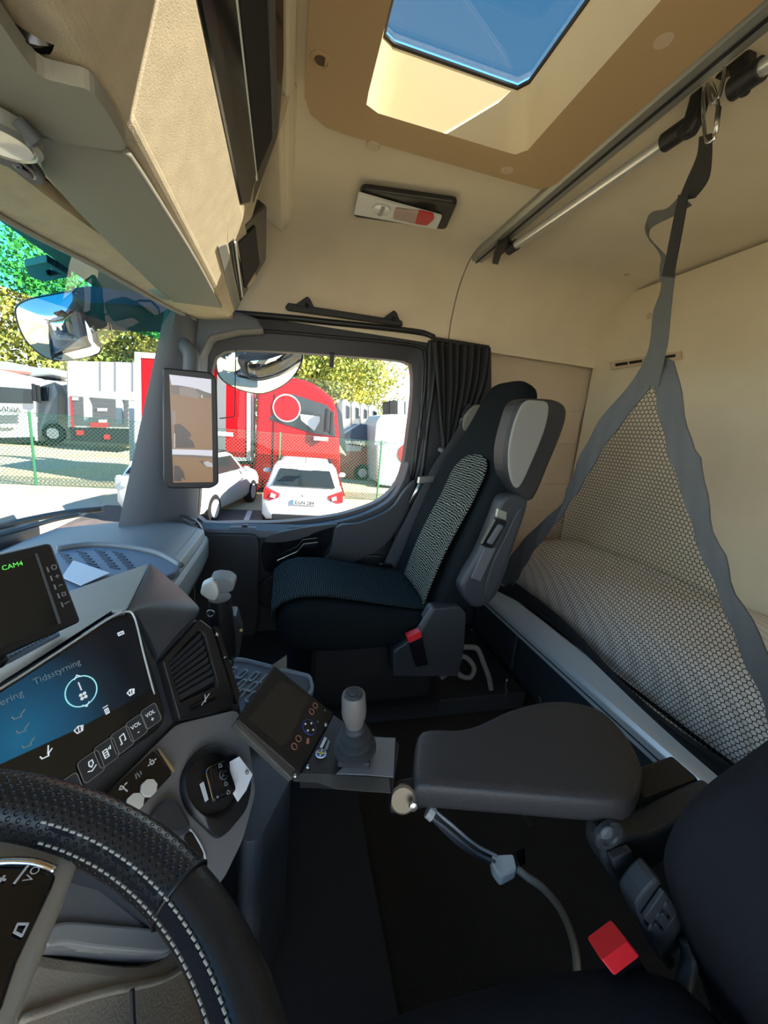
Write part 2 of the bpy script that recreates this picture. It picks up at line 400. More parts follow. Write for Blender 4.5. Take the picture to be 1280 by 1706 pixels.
hp = [DP(461, 932, .035), DP(495, 917, .035), DP(505, 905, .035), DP(530, 902, .035), DP(529, 909, .035), DP(500, 922, .035), DP(463, 936, .035)]
G().prism(hp, (0, -.012, 0)).o('door_handle', 'chrome', door, bevel=.002)
sw = cr([DP(560, 876, .01), DP(600, 868, .01), DP(648, 846, .01), DP(672, 815, .01), DP(690, 800, .01), DP(676, 850, .01), DP(640, 905, .01), DP(585, 935, .01), DP(540, 958, .01), DP(500, 960, .01), DP(520, 942, .01), DP(548, 918, .01)], 4, True)
G().prism(sw, (0, -.03, 0)).o('door_armrest', 'door_grey', door, bevel=.012, seg=3)
pk = cr([DP(440, 962, .0), DP(560, 930, .0), DP(640, 925, .0), DP(640, 960, .0), DP(560, 975, .0), DP(480, 990, .0), DP(440, 1010, .0)], 4, True)
G().prism(pk, (0, -.018, 0)).o('door_pocket', 'black_plastic', door, bevel=.008)
# door vertical line above handle + window rod
G().cyl(P(706, 600, y=1.66), P(702, 700, y=1.66), .003, n=8).o('cord', 'black_plastic', door)
G().box(P(701, 722, y=1.66), (.02, .012, .05)).o('cord_clip', 'black_plastic', door, bevel=.003)
G().box(P(553, 600, y=1.70), (.018, .02, .06)).o('sensor', 'black_plastic', door, bevel=.004)
# B pillar
struct('trim_6', G().prism([P(u, v, y=1.69) for u, v in ((714, 565), (760, 572), (820, 580), (822, 780), (812, 1050), (640, 1050), (660, 900), (690, 800), (710, 700))], (0, .06, 0)), 'door_grey', bevel=.01)
G().prism(cr([P(u, v, y=1.675) for u, v in ((655, 868), (668, 838), (692, 812), (716, 806), (722, 820), (705, 870), (670, 940), (650, 960))], 4, True), (0, -.05, 0)).o('belt_cover', 'seat_plastic', bpy.data.objects['trim_6'], bevel=.015, seg=3)
# ------------------------------------------------------------------ strip handle on the lining above the door
t = thing('coat_strip', 'narrow black hook strip screwed to the beige lining above the door window', 'coat rail', (.22, 1.69, .42))
a, b = P(480, 512, y=1.685), P(668, 540, y=1.685)
G().prism(rnd([a+V((0, 0, .012)), b+V((0, 0, .010)), b+V((.005, 0, -.010)), a+V((.0, 0, -.014)), a+V((-.012, 0, -.006))], .006), (0, -.02, 0)).o('strip', 'black_plastic', t, bevel=.004)
for q in (a+V((.07, -.012, .014)), b+V((-.04, -.012, .012))):
    G().prism([q+V((-.045, 0, -.008)), q+V((0, 0, .03)), q+V((.012, 0, .022)), q+V((.03, 0, -.008))], (0, -.016, 0)).o('hook', 'black_plastic', t, bevel=.003)
    G().cyl(q+V((0, -.014, -.004)), q+V((0, -.022, -.004)), .008, n=12).o('screw', 'gloss_black', t)
# ------------------------------------------------------------------ overhead console
oc = thing('overhead_console', 'long beige overhead storage console above the windscreen', 'storage console', (-.2, .5, .33))
KP = Pl((-.2, 0, .335), (0, 1, 0), (.18, 0, .325))
y0, y1 = -.70, 1.57
def band(b0, b1, ya, yb, d=.0, th=.03):
    return [KP.at(ya, b0, d), KP.at(yb, b0, d), KP.at(yb, b1, d), KP.at(ya, b1, d)]
G().prism([V((-.2, y0, .335)), V((-.195, y0, .35)), V((-.115, y0, .485)), V((-.30, y0, .50)), V((-.40, y0, .35))], (0, y1-y0, 0)).o('console_body', 'console_beige', oc, bevel=.014, seg=4, smooth=False)
G().prism([V((-.32, y0, .50)), V((-.32, y0, .69)), V((-.58, y0, .69)), V((-.62, y0, .37)), V((-.42, y0, .37))], (0, y1-y0, 0)).o('console_core', 'black_plastic', oc)
G().prism(band(.365, .405, y0, y1), KP.n*-.25).o('console_top', 'headliner', oc, bevel=.01)
# large black tray
G().prism([KP.at(-.5, .165, .004), KP.at(1.075, .160, .004), KP.at(1.125, .195, .004), KP.at(1.06, .235, .004), KP.at(-.5, .243, .004)], KP.n*-.03).o('tray_lip', 'gloss_black', oc, bevel=.006)
G().cyl(KP.at(-.5, .246, .0), KP.at(1.085, .232, .0), .004, n=8).o('tray_edge', 'alu', oc)
G().prism(rnd([KP.at(-.5, .236, .002), KP.at(1.09, .226, .002), KP.at(1.135, .21, .002), KP.at(1.15, .206, .002), KP.at(1.055, .328, .002), KP.at(.90, .352, .002), KP.at(-.5, .36, .002)], .02), KP.n*-.012).o('tray_rim', 'gloss_black', oc, bevel=.003)
g = G(); g.prism([KP.at(-.45, .25, .004), KP.at(1.06, .237, .004), KP.at(1.03, .30, .004), KP.at(-.45, .315, .004)], KP.n*-.006); g.o('tray_well', 'net_black', oc)
G().prism([KP.at(-.45, .318, .006), KP.at(1.02, .303, .006), KP.at(1.01, .322, .006), KP.at(-.45, .340, .006)], KP.n*-.006).o('tray_divider', 'pillar_grey', oc, bevel=.003)
# bracket between the two trays
G().prism(rnd([KP.at(1.06, .12, .0), KP.at(1.14, .09, .0), KP.at(1.20, .195, .0), KP.at(1.12, .26, 0), KP.at(1.04, .36, 0), KP.at(1.0, .38, 0), KP.at(1.02, .30, 0), KP.at(1.09, .16, 0)], .01), KP.n*-.03).o('tray_bracket', 'console_beige', oc, bevel=.006)
# small tray beyond
G().prism(rnd([KP.at(1.09, .058, .003), KP.at(1.13, .085, .003), KP.at(1.55, .055, .003), KP.at(1.55, .025, .003)], .012), KP.n*-.04).o('tray_cap', 'alu_grey', oc, bevel=.006)
G().prism(rnd([KP.at(1.14, .088, .0), KP.at(1.21, .215, .0), KP.at(1.26, .268, .0), KP.at(1.56, .235, .0), KP.at(1.56, .06, .0)], .015), KP.n*-.03).o('tray_rim', 'gloss_black', oc, bevel=.006)
G().prism([KP.at(1.20, .125, .004), KP.at(1.25, .2, .004), KP.at(1.50, .19, .004), KP.at(1.50, .10, .004)], KP.n*-.006).o('tray_well', 'net_black', oc)
G().cyl(KP.at(1.17, .112, .004), KP.at(1.52, .075, .004), .003, n=8).o('tray_edge', 'alu', oc)
# lining behind the trays up to the ceiling
G().prism(band(.345, .42, 1.02, 1.57, -.004), KP.n*-.1).o('console_cheek', 'headliner', oc, bevel=.006)
# sun visor panels under the console
VZ = lambda u, v, z=.325: P(u, v, z=z)
t = thing('sun_visor', 'large grey sun visor panel folded up beyond the overhead light cluster', 'sun visor', (-.3, 1.0, .32))
pv = cr([VZ(370, 514), VZ(330, 440), VZ(262, 330), VZ(218, 262)], 4)+cr([VZ(190, 252), VZ(70, 228), VZ(62, 250), VZ(72, 290)], 3)+cr([VZ(120, 345), VZ(180, 405), VZ(240, 462), VZ(282, 503)], 4)
G().prism(pv, (0, 0, .010)).o('visor_panel', 'visor_grey', t, bevel=.004, seg=3)
t = thing('sun_visor', 'grey sun visor panel with a curved shadow edge in the upper left corner', 'sun visor', (-.3, .45, .31), )
pv = [V((-.26, .28, .315)), V((-.262, .40, .315))]+cr([VZ(0, 38, .315), VZ(62, 122, .315), VZ(110, 140, .315), VZ(150, 152, .315), VZ(180, 190, .315), VZ(207, 238, .315), VZ(205, 250, .315), VZ(185, 250, .315)], 4)+cr([VZ(100, 238, .315), VZ(30, 205, .315), VZ(0, 183, .315), V((-.37, .45, .315)), V((-.38, .28, .315))], 3)
G().prism(pv, (0, 0, .018)).o('visor_panel', 'visor_grey', t, bevel=.008, seg=3)
# grip slot clip at visor end
G().prism([VZ(244, 478, .328), VZ(262, 478, .328), VZ(283, 497, .328), VZ(268, 495, .328)], (0, 0, -.006)).o('visor_clip', 'alu_grey', bpy.data.objects['sun_visor'], bevel=.002)
# light cluster
t = thing('overhead_light_cluster', 'round reading lamp with two oval push buttons on the header at far left', 'reading lamp', P(30, 250, z=.31))
G().prism(cr([VZ(-40, 150, .318), VZ(0, 185, .318), VZ(35, 208, .318), VZ(55, 220, .318), VZ(40, 240, .318), VZ(75, 288, .318), VZ(52, 292, .318), VZ(10, 262, .318), VZ(-40, 240, .318)], 4, True), (0, 0, -.012)).o('housing', 'dark_plastic', t, bevel=.004)
c = VZ(-6, 222, .30)
G().lathe(c, (0, 0, -1), [(.042, -.01), (.042, .006), (.036, .010), (.034, .007), (0, .007)], 28).o('lamp_bezel', 'alu_grey', t, smooth=True, auto=30)
G().lathe(c, (0, 0, -1), [(.032, .004), (.032, .009), (0, .011)], 28).o('lamp_lens', 'lens_clear', t, smooth=True, auto=30)
G().lathe(VZ(45, 222, .300), (.5, .6, -.5), [(.009, -.012), (.009, .008), (.006, .011), (0, .011)], 14).o('knob', 'pillar_grey', t, smooth=True, auto=30)
for (u, v) in ((19, 258), (40, 279)):
    q = VZ(u, v, .303)
    ring = [q+V((.007*math.cos(a), .016*math.sin(a), 0)) for a in [2*math.pi*k/18 for k in range(18)]]
    bq = G().prism([p+(p-q)*.35 for p in ring], (0, 0, -.004)).o('button_bezel', 'alu_grey', t, bevel=.001)
    G().prism([p+V((0, 0, -.004)) for p in ring], (0, 0, -.003)).o('button', 'gloss_black', bq, bevel=.001)
# top left grommet
t = G().lathe(VZ(38, 2, .345), (.3, 0, -1), [(.045, 0), (.045, .006), (.03, .010), (.026, .0), (0, -.004)], 24).o('grommet', 'gloss_black', oc, smooth=True, auto=40)
# ------------------------------------------------------------------ roof hatch
rh = thing('roof_hatch', 'tan roof hatch surround with a glass pane showing blue sky', 'roof hatch', (.33, .6, .66))
fx0, fx1, fy0, fy1 = .012, .665, .16, 1.085
N_ = 64
ou = resample(rnd([V((fx0, fy0, .672)), V((fx1, fy0, .672)), V((fx1, fy1, .672)), V((fx0, fy1, .672))], [.08, .02, .02, .09], 8), N_)
inn = resample(rnd([V((HX0, HY0, .676)), V((HX1, HY0, .676)), V((HX1, HY1, .676)), V((HX0, HY1, .676))], .025, 6), N_)
def match(a, b):
    c = sum(b, V())/len(b); best = min(range(len(b)), key=lambda i: (b[i]-a[0]).length); return b[best:]+b[:best]
inn = match(ou, inn)
mid_ = [p.lerp(q, .72) for p, q in zip(ou, inn)]
mid_ = [V((p.x, p.y, .668)) for p in mid_]
lip = [V((p.x, p.y, .69)) for p in inn]
up_ = [V((.335+(p.x-.335)*.87, .64+(p.y-.64)*.97, .80)) for p in inn]
outb = [V((p.x, p.y, .70)) for p in ou]
G().loft([outb, ou, mid_, inn], False, False).o('hatch_rim', 'hatch_beige', rh, smooth=True, auto=60)
G().loft([inn, lip, up_], False, False).o('hatch_well', 'hatch_well', rh, smooth=True, auto=60)
G().tube([p+V((0, 0, -.003)) for p in up_], .0045, 8, True).o('hatch_seal', 'black_plastic', rh, smooth=True)
G().prism([p+V((0, 0, .006)) for p in up_], (0, 0, .004)).o('hatch_pane', 'hatch_glass', rh)
for i, (u, v) in enumerate(((535, 99), (622, 242), (846, 281), (1106, 64))):
    c = P(u, v, z=.672)
    G().lathe(c, (0, 0, -1), [(.021 if i == 0 else .017, -.004), (.021 if i == 0 else .017, .002), (.014, .004), (.012, .0 if i == 0 else .004), (0, .0 if i == 0 else .0045)], 20).o('plug', 'lining' if i else 'hatch_beige', rh, smooth=True, auto=30)
    if i == 0: G().lathe(c, (0, 0, -1), [(.012, .0), (.012, .0015), (0, .0015)], 16).o('plug_hole', 'bark_brown', rh)
# ------------------------------------------------------------------ ceiling track and hanging rod
t = thing('ceiling_track', 'grey aluminium track running across the ceiling behind the roof hatch', 'rail', (.70, .5, .68))
G().prism([V((.672, -.7, .70)), V((.672, -.7, .688)), V((.682, -.7, .678)), V((.726, -.7, .678)), V((.732, -.7, .70))], (0, 2.31, 0)).o('track', 'alu_grey', t, bevel=.002)
G().box((.703, .45, .6765), (.006, 2.28, .003)).o('groove', 'black_plastic', t)
G().prism([V((.672, 1.61, .699)), V((.674, 1.615, .675)), V((.735, 1.615, .675)), V((.737, 1.61, .699))], (0, .012, 0)).o('end_cap', 'lining', t, bevel=.003)
t = thing('hanging_rod', 'silver rod on black brackets hung along the ceiling track', 'rod', (.77, .9, .60))
A, B = P(857, 410, x=.775), P(1117, 231, x=.775)
zr = (A.z+B.z)/2-.02
A = P(857, 410, z=zr); B = P(1117, 231, z=zr); D = (B-A).normalized()
G().cyl(A, B, .013, n=14).o('rod', 'silver', t, smooth=True, auto=30)
C0 = P(1253, 126, z=zr); G().cyl(C0, C0+D*.6, .013, n=14).o('rod', 'silver', t, smooth=True, auto=30)
G().cyl(A-D*.03, A+D*.012, .0175, n=14).o('socket', 'black_plastic', t, smooth=True, auto=30)
G().prism([P(820, 440, z=zr), P(828, 412, z=zr), P(846, 405, z=zr), P(852, 415, z=zr), P(836, 425, z=zr), P(830, 442, z=zr)], (0, 0, .025)).o('end_hook', 'black_plastic', t, bevel=.004)
G().cyl(B-D*.012, B+D*.045, .0185, n=14).o('socket', 'black_plastic', t, smooth=True, auto=30)
G().cyl(C0-D*.03, C0+D*.015, .0185, n=14).o('socket', 'black_plastic', t, smooth=True, auto=30)
BR = lambda u, v: P(u, v, x=.752)
for px in (((1152, 136), (1176, 120), (1170, 160), (1160, 196), (1146, 222), (1128, 232), (1122, 214), (1138, 196), (1146, 168)), ((1212, 112), (1246, 82), (1248, 106), (1242, 132), (1236, 150), (1222, 160), (1212, 150), (1214, 132))):
    G().prism([BR(*q) for q in px], (.024, 0, 0)).o('bracket_arm', 'black_plastic', t, bevel=.006)
G().prism([BR(*q) for q in ((1152, 138), (1236, 72), (1248, 78), (1246, 100), (1178, 134), (1162, 150))], (.024, 0, 0)).o('bracket_bar', 'black_plastic', t, bevel=.005)
# ------------------------------------------------------------------ ceiling lamp
t = thing('ceiling_lamp', 'black ceiling light with clear lens and red night lens', 'ceiling light', P(675, 345, z=.66))
CZ = lambda u, v, z: P(u, v, z=z)
G().prism(rnd([CZ(603, 304, .695), CZ(764, 327, .695), CZ(744, 374, .695), CZ(589, 352, .695)], .02), (0, 0, -.018)).o('housing', 'black_plastic', t, bevel=.005)
fp = rnd([CZ(597, 318, .675), CZ(660, 336, .675), CZ(737, 357, .675), CZ(728, 377, .675), CZ(590, 352, .675)], [.008, .02, .006, .006, .006])
G().prism(fp, (0, 0, -.010)).o('face_plate', 'white_plastic', t, bevel=.002)
c = CZ(636, 349, .664); G().lathe(c, (0, 0, -1), [(.028, 0), (.028, .003), (.020, .006), (0, .006)], 24).o('spot_lens', 'lens_clear', t, smooth=True, auto=30)
G().box(c+V((.0, 0, -.005)), (.012, .05, .004)).o('lens_bar', 'print_grey', t)
G().prism(rnd([CZ(659, 346, .664), CZ(700, 350, .664), CZ(694, 371, .664), CZ(655, 362, .664)], .006), (0, 0, -.005)).o('side_lens', 'lens_pink', t, bevel=.001)
G().prism(rnd([CZ(698, 349, .664), CZ(722, 354, .664), CZ(724, 362, .664), CZ(712, 373, .664), CZ(692, 370, .664)], .008), (0, 0, -.006)).o('night_lens', 'lens_red', t, bevel=.001)
# ================================================================== BUNK
def pattern_mat(name, base, line, scale, dist, rot, thr, rough=.95, axis='Y'):
    m = mat(name, base, rough, spec=.1); t = m.node_tree; b = t.nodes['Principled BSDF']
    co = t.nodes.new('ShaderNodeTexCoord'); mp = t.nodes.new('ShaderNodeMapping'); mp.inputs['Rotation'].default_value = rot
    w = t.nodes.new('ShaderNodeTexWave'); w.wave_type = 'BANDS'; w.bands_direction = axis; w.inputs['Scale'].default_value = scale; w.inputs['Distortion'].default_value = dist
    w.inputs['Detail'].default_value = 1; w.inputs['Detail Scale'].default_value = 1.2
    rp = t.nodes.new('ShaderNodeValToRGB'); rp.color_ramp.elements[0].position = thr; rp.color_ramp.elements[1].position = min(thr+.12, 1)
    rp.color_ramp.elements[0].color = (*base, 1); rp.color_ramp.elements[1].color = (*line, 1)
    t.links.new(co.outputs['Object'], mp.inputs[0]); t.links.new(mp.outputs[0], w.inputs['Vector']); t.links.new(w.outputs['Fac'], rp.inputs[0]); t.links.new(rp.outputs[0], b.inputs['Base Color'])
    return m
pattern_mat('seat_pattern', (.009, .013, .015), (.24, .25, .21), 42, 4.0, (0, .2, 0), .72, axis='Z')
pattern_mat('cushion_pattern', (.007, .011, .014), (.045, .062, .065), 42, 4.0, (0, 0, .1), .68, axis='X')
pattern_mat('mattress_fabric', (.78, .74, .70), (.66, .62, .57), 14, .6, (0, 0, .3), .6, axis='X')
t = thing('sleeper_bunk', 'dark blue-grey bunk with a bright aluminium front edge', 'bunk', (1.2, .5, -1.0))
G().box((1.21, .5, -.85), (.44, 2.36, .29)).o('carcass', 'bunk_dark', t)
for i, (ya, yb) in enumerate(((1.30, 1.66), (.78, 1.28), (.24, .76), (-.3, .22))):
    d = G().box((.983, (ya+yb)/2, -.87), (.02, yb-ya, .20)).o('drawer', 'bunk_dark', t, bevel=.006)
    if i in (1,):
        c = P(897, 1163, x=.972); G().ball(c, (.008, .02, .014)).o('pull', 'dark_plastic', d, smooth=True)
ep = [V((.930, 0, -.762)), V((.926, 0, -.722)), V((.934, 0, -.708)), V((.985, 0, -.668)), V((1.0, 0, -.672)), V((1.0, 0, -.762))]
G().prism([p+V((0, -.6, 0)) for p in ep], (0, 2.28, 0)).o('front_edge', 'alu', t, bevel=.003)
G().box((.927, .54, -.742), (.003, 2.28, .004)).o('edge_groove', 'bunk_dark', t)
G().box((.975, .5, -.768), (.02, 2.3, .018)).o('shadow_gap', 'black_plastic', t)
# hanging small chain / strap by the drawer
# mattress
rings = []
pr = [(1.005, -.665), (.995, -.62), (1.02, -.55), (1.09, -.495), (1.2, -.465), (1.32, -.45), (1.42, -.445), (1.438, -.47), (1.438, -.665)]
pr = cr([(x, 0, z) for x, z in pr], 3)
for k in range(25):
    y = -.55+2.20*k/24
    e_ = min(1, (1-abs(2*k/24-1))*10+.75)
    rings.append([V((1.22+(p.x-1.22)*e_, y, -.665+(p.z+.665)*e_+(.006*math.sin(y*9+p.x*20) if p.z > -.6 else 0))) for p in pr])
G().loft(rings).o('mattress', 'mattress_fabric', None, smooth=True, auto=50, label='pale patterned mattress lying on the bunk behind the net', cat='mattress')
# vent slot in the back wall
t = thing('air_vent', 'slim beige slotted air vent let into the back wall behind the strap', 'air vent', P(1075, 600, x=1.44))
VB = lambda u, v, d=0: P(u, v, x=1.445-d)
G().frame([VB(1017, 603), VB(1136, 585), VB(1137, 598), VB(1019, 616)], [VB(1026, 606), VB(1128, 590), VB(1128, 595), VB(1027, 611)], (-.006, 0, 0)).o('vent_frame', 'lining', t)
G().prism([VB(1026, 606), VB(1128, 590), VB(1128, 595), VB(1027, 611)], (-.002, 0, 0)).o('vent_slot', 'black_plastic', t)
for k in (.25, .5, .75):
    a = VB(1026, 606).lerp(VB(1128, 590), k); b = VB(1027, 611).lerp(VB(1128, 595), k)
    G().cyl(a+V((-.004, 0, 0)), b+V((-.004, 0, 0)), .003, n=6).o('vent_rib', 'lining', t)
# ================================================================== SAFETY NET
NP = Pl((.95, 0, -.68), (0, 1, 0), (-.2, 0, 1.28))
net = thing('bunk_net', 'triangular grey bordered safety net strapped up in front of the bunk', 'safety net', (.95, .8, -.67))
def nd(q):            # gentle billow of the net towards the bunk
    a, b = NP.ab(q); return q-NP.n*.0*1.0+NP.n*(.012*math.sin(a*7+b*3)+.008*math.sin(b*11-a*4))
def band_(outer, inner, name, m, th=.004):
    n = 40
    def rs(px):
        pts = [NP(u, v) for u, v in px] if not isinstance(px[0], Vector) else px
        pts = cr(pts, 8); L = [0]
        for i in range(len(pts)-1): L.append(L[-1]+(pts[i+1]-pts[i]).length)
        out = []; j = 0
        for k in range(n+1):
            s = L[-1]*k/n
            while j < len(pts)-2 and L[j+1] < s: j += 1
            out.append(pts[j].lerp(pts[j+1], (s-L[j])/max(1e-9, L[j+1]-L[j])))
        return out
    A, B = rs(outer), rs(inner); rings = []
    for p, q in zip(A, B):
        r = [nd(p.lerp(q, k/4))+NP.n*(.003*math.sin(k*2.1+p.z*60)) for k in range(5)]
        rings.append(r+[x-NP.n*th for x in reversed(r)])
    return G().loft(rings).o(name, m, net, smooth=True, auto=50)
NE = [NP.at(.33, .10), NP.at(.28, .02)]
band_([(1064, 612), (1048, 640), (1008, 690), (962, 768), (943, 811), (930, 842), (893, 881), (848, 937), (832, 968)], [(1078, 645), (1055, 680), (1008, 742), (962, 812), (940, 845), (926, 868), (895, 915), (869, 955), (852, 980)], 'border', 'net_band')
band_([NP(u, v) for u, v in ((1100, 596), (1112, 599), (1123, 625), (1134, 673), (1160, 751), (1173, 764), (1182, 803), (1199, 890), (1218, 929), (1231, 985), (1251, 1020), (1280, 1076))]+[NP.at(.36, .17), NP.at(.26, .02)],
      [NP(u, v) for u, v in ((1070, 640), (1086, 647), (1094, 680), (1112, 742), (1135, 805), (1147, 837), (1160, 880), (1177, 929), (1203, 985), (1220, 1035), (1242, 1093), (1280, 1184))]+[NP.at(.40, .10), NP.at(.34, .02)], 'border', 'net_band')
band_([NP(u, v) for u, v in ((828, 982), (878, 1014), (1017, 1122), (1195, 1278))]+[NP.at(.30, -.01)], [NP(u, v) for u, v in ((856, 970), (952, 1050), (1077, 1163), (1212, 1262))]+[NP.at(.32, .075)], 'hem', 'net_black')
# the hexagon mesh, one piece of netting
poly = [NP.ab(NP(u, v)) for u, v in ((1080, 640), (1008, 740), (926, 866), (860, 968), (952, 1055), (1077, 1168), (1212, 1268))]+[(.32, .06), (.40, .12)]+[NP.ab(NP(u, v)) for u, v in ((1280, 1180), (1242, 1090), (1203, 982), (1177, 926), (1147, 835), (1112, 740))]
def inside(a, b):
    c = False; n = len(poly)
    for i in range(n):
        x1, y1_ = poly[i]; x2, y2 = poly[i-1]
        if (y1_ > b) != (y2 > b) and a < (x2-x1)*(b-y1_)/(y2-y1_)+x1: c = not c
    return c
g = G(); s_ = .0064; W = .00095
seen = set()
def hexedge(a0, b0, a1, b1):
    p, q = nd(NP.at(a0, b0)), nd(NP.at(a1, b1)); d = (q-p).normalized(); w = NP.n.cross(d)*W; n_ = NP.n*W*.8
    g.add([p-w, p+w, p+n_, q-w, q+w, q+n_], [(0, 3, 4, 1), (1, 4, 5, 2), (2, 5, 3, 0)])
dx = s_*math.sqrt(3); dy = s_*1.5
for j in range(0, 210):
    for i in range(0, 170):
        a = .25+dx*(i+(.5 if j % 2 else 0)); b = -.02+dy*j
        if not inside(a, b): continue
        vs = [(a+s_*math.sin(R(60*k)), b+s_*math.cos(R(60*k))) for k in range(6)]
        for k in range(6):
            (p0, p1), (q0, q1) = vs[k], vs[(k+1) % 6]
            key = (round((p0+q0)*4000), round((p1+q1)*4000))
            if key in seen or (key[0]+1, key[1]) in seen or (key[0]-1, key[1]) in seen: continue
            seen.add(key); hexedge(p0, p1, q0, q1)
g.o('netting', 'net_cord', net, kind='stuff', label='dark hexagonal netting')
# straps
NQ = lambda u, v, d=0: NP(u, v, d)
def strapw(u, v, u2, v2): return NP(u2, v2)-NP(u, v)
def strap(px, name, m, d=0):   # px: (left u,v, right u,v, depth)
    pts = []; ws = []
    for a, b, c, e_, dd in px:
        p, q = NQ(a, b, d+dd), NQ(c, e_, d+dd); pts.append((p+q)/2); ws.append(q-p)
    P2 = cr(pts, 5); W2 = cr(ws, 5)
    return G().ribbon(P2, W2, .003).o(name, m, net, smooth=True, auto=40)
strap([(1166, 228, 1186, 222, .0), (1162, 260, 1186, 262, 0), (1145, 300, 1180, 300, 0), (1130, 336, 1158, 330, 0)], 'strap_top', 'strap_black')
strap([(1138, 325, 1154, 325, -.01), (1128, 380, 1146, 380, -.012), (1112, 440, 1130, 442, -.006), (1106, 460, 1126, 462, -.004)], 'strap_back', 'strap_black')
strap([(1132, 325, 1150, 342, .004), (1105, 346, 1122, 356, .012), (1076, 352, 1074, 378, .02), (1066, 366, 1070, 392, .02), (1070, 388, 1078, 402, .012), (1098, 425, 1112, 430, .004), (1100, 446, 1124, 446, .0), (1100, 470, 1122, 478, 0)], 'strap_loop', 'strap_grey')
strap([(1102, 455, 1124, 455, .002), (1100, 485, 1120, 488, 0.002), (1088, 520, 1116, 525, 0.002), (1084, 560, 1112, 568, 0.002), (1078, 585, 1106, 590, 0.004), (1066, 610, 1100, 618, .006), (1060, 642, 1094, 644, .006)], 'strap_low', 'strap_grey')
for k in range(3):
    a = NP(1066+k*8, 612+k*4, .010); b = NP(1090+k*3, 612+k*12, .010)
    G().cyl(NP(1064, 618+k*10, .0095), NP(1095, 622+k*10, .0095), .0016, n=6).o('stitching', 'net_cord', net)
# carabiner and ring
t = thing('carabiner', 'steel snap hook clipped between the ceiling bracket and the strap', 'carabiner', P(1185, 190, x=.75))
Q = lambda u, v: P(u, v, x=.752)
G().tube(cr([Q(1176, 230), Q(1172, 170), Q(1178, 130), Q(1190, 150), Q(1197, 180), Q(1192, 226), Q(1184, 236)], 5, True), .0035, 8, True).o('hook_body', 'chrome', t, smooth=True)
G().tube(cr([Q(1180, 140), Q(1185, 170), Q(1196, 165), Q(1204, 140), Q(1208, 112), Q(1200, 118)], 5), .0035, 8).o('ring', 'steel', t, smooth=True)
G().cyl(Q(1198, 180), Q(1193, 222), .0045, n=8).o('gate', 'steel', t, smooth=True)
# ================================================================== PASSENGER SEAT
struct('floor_step', G().box((.35, 1.42, -.965), (1.15, .60, .07)), 'mat_rubber', bevel=.006)
ps = thing('passenger_seat', 'black fabric passenger seat with grey wave pattern beside the door', 'seat', (.35, 1.30, -.93))
YS = 1.30
def ring_c(x, hw, zt, zb, dip):
    out = []; n = 28
    for k in range(n):
        a = 2*math.pi*k/n; c_, s__ = math.cos(a), math.sin(a)
        yy = hw*math.copysign(abs(c_)**.42, c_); zz = math.copysign(abs(s__)**.5, s__)
        z = (zt+zb)/2+zz*(zt-zb)/2
        if s__ > 0: z += dip*(abs(yy)/hw)**3-dip*.4
        out.append(V((x, YS+yy, z)))
    return out
secs = [(-.015, .12, -.585, -.65, 0), (-.005, .17, -.56, -.67, 0), (.02, .215, -.535, -.69, .01), (.06, .235, -.522, -.70, .02), (.14, .242, -.522, -.705, .025), (.25, .244, -.54, -.70, .03), (.36, .242, -.56, -.69, .03), (.46, .238, -.575, -.685, .03), (.54, .22, -.58, -.68, .02)]
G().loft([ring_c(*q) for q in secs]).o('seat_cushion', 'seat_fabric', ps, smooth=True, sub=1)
def topz(x, w):
    for i in range(len(secs)-1):
        if secs[i][0] <= x <= secs[i+1][0]:
            t_ = (x-secs[i][0])/(secs[i+1][0]-secs[i][0]); zt = secs[i][2]*(1-t_)+secs[i+1][2]*t_; dp = secs[i][4]*(1-t_)+secs[i+1][4]*t_; hw = secs[i][1]*(1-t_)+secs[i+1][1]*t_
            return zt+dp*(min(1, abs(w)/hw))**3-dp*.4
    return secs[-1][2]
def cush(u, v):
    # wraps from the front face over the top
    s = u*.60-.06; w = (v-.5)*.36
    if s < .02: return V((-.028+abs(s-.02)*.10, YS+w*(.93), -.547+(s-.02)*.75))
    x = s-.02
    return V((x-.02*(1-min(1, x/.06)), YS+w, topz(max(x, .0), w)+.004-.012*max(0, 1-x/.05)))
G().grid(cush, 30, 14).o('cushion_insert', 'cushion_pattern', ps, smooth=True, solid=.003)
# backrest
B0 = V((.475, YS, -.60)); BT = V((.755, YS, .215)); BU = (BT-B0).normalized(); BL = (BT-B0).length; BF = V((-BU.z, 0, BU.x))   # BF points forwards (-x)
def ring_b(s, hw, th, bol, fwd=0):
    out = []; n = 28
    for k in range(n):
        a = 2*math.pi*k/n; c_, s__ = math.cos(a), math.sin(a)
        yy = hw*math.copysign(abs(c_)**.5, c_); ff = math.copysign(abs(s__)**.55, s__)*th/2
        if s__ > 0: ff += bol*(abs(yy)/hw)**3
        out.append(B0+BU*s+V((0, yy, 0))+BF*(ff-th/2+fwd))
    return out
bsec = [(.0, .20, .10, .01), (.03, .225, .13, .02), (.10, .232, .14, .035), (.25, .235, .14, .045), (.40, .236, .13, .04), (.52, .225, .12, .03), (.60, .195, .11, .02), (.67, .160, .11, .012, .005), (.75, .140, .11, .005, .012), (.81, .132, .10, 0, .012), (.845, .115, .08, 0, .006), (.86, .07, .05, 0, -.01)]
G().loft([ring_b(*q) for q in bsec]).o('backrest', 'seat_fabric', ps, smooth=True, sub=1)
def bins(u, v):
    s = .045+u*.53; w = (v-.5)*2
    hw = .140*(1 if u < .82 else math.sqrt(max(0.0, 1-((u-.82)/.18)**2))*.9+.1)
    if u < .3: hw *= 1.0
    wy = w*hw
    wy -= .05
    return B0+BU*s+V((0, wy, 0))+BF*(.006+.045*(abs(wy)/.236)**3+.012*math.sin(math.pi*min(1, s/.4)))
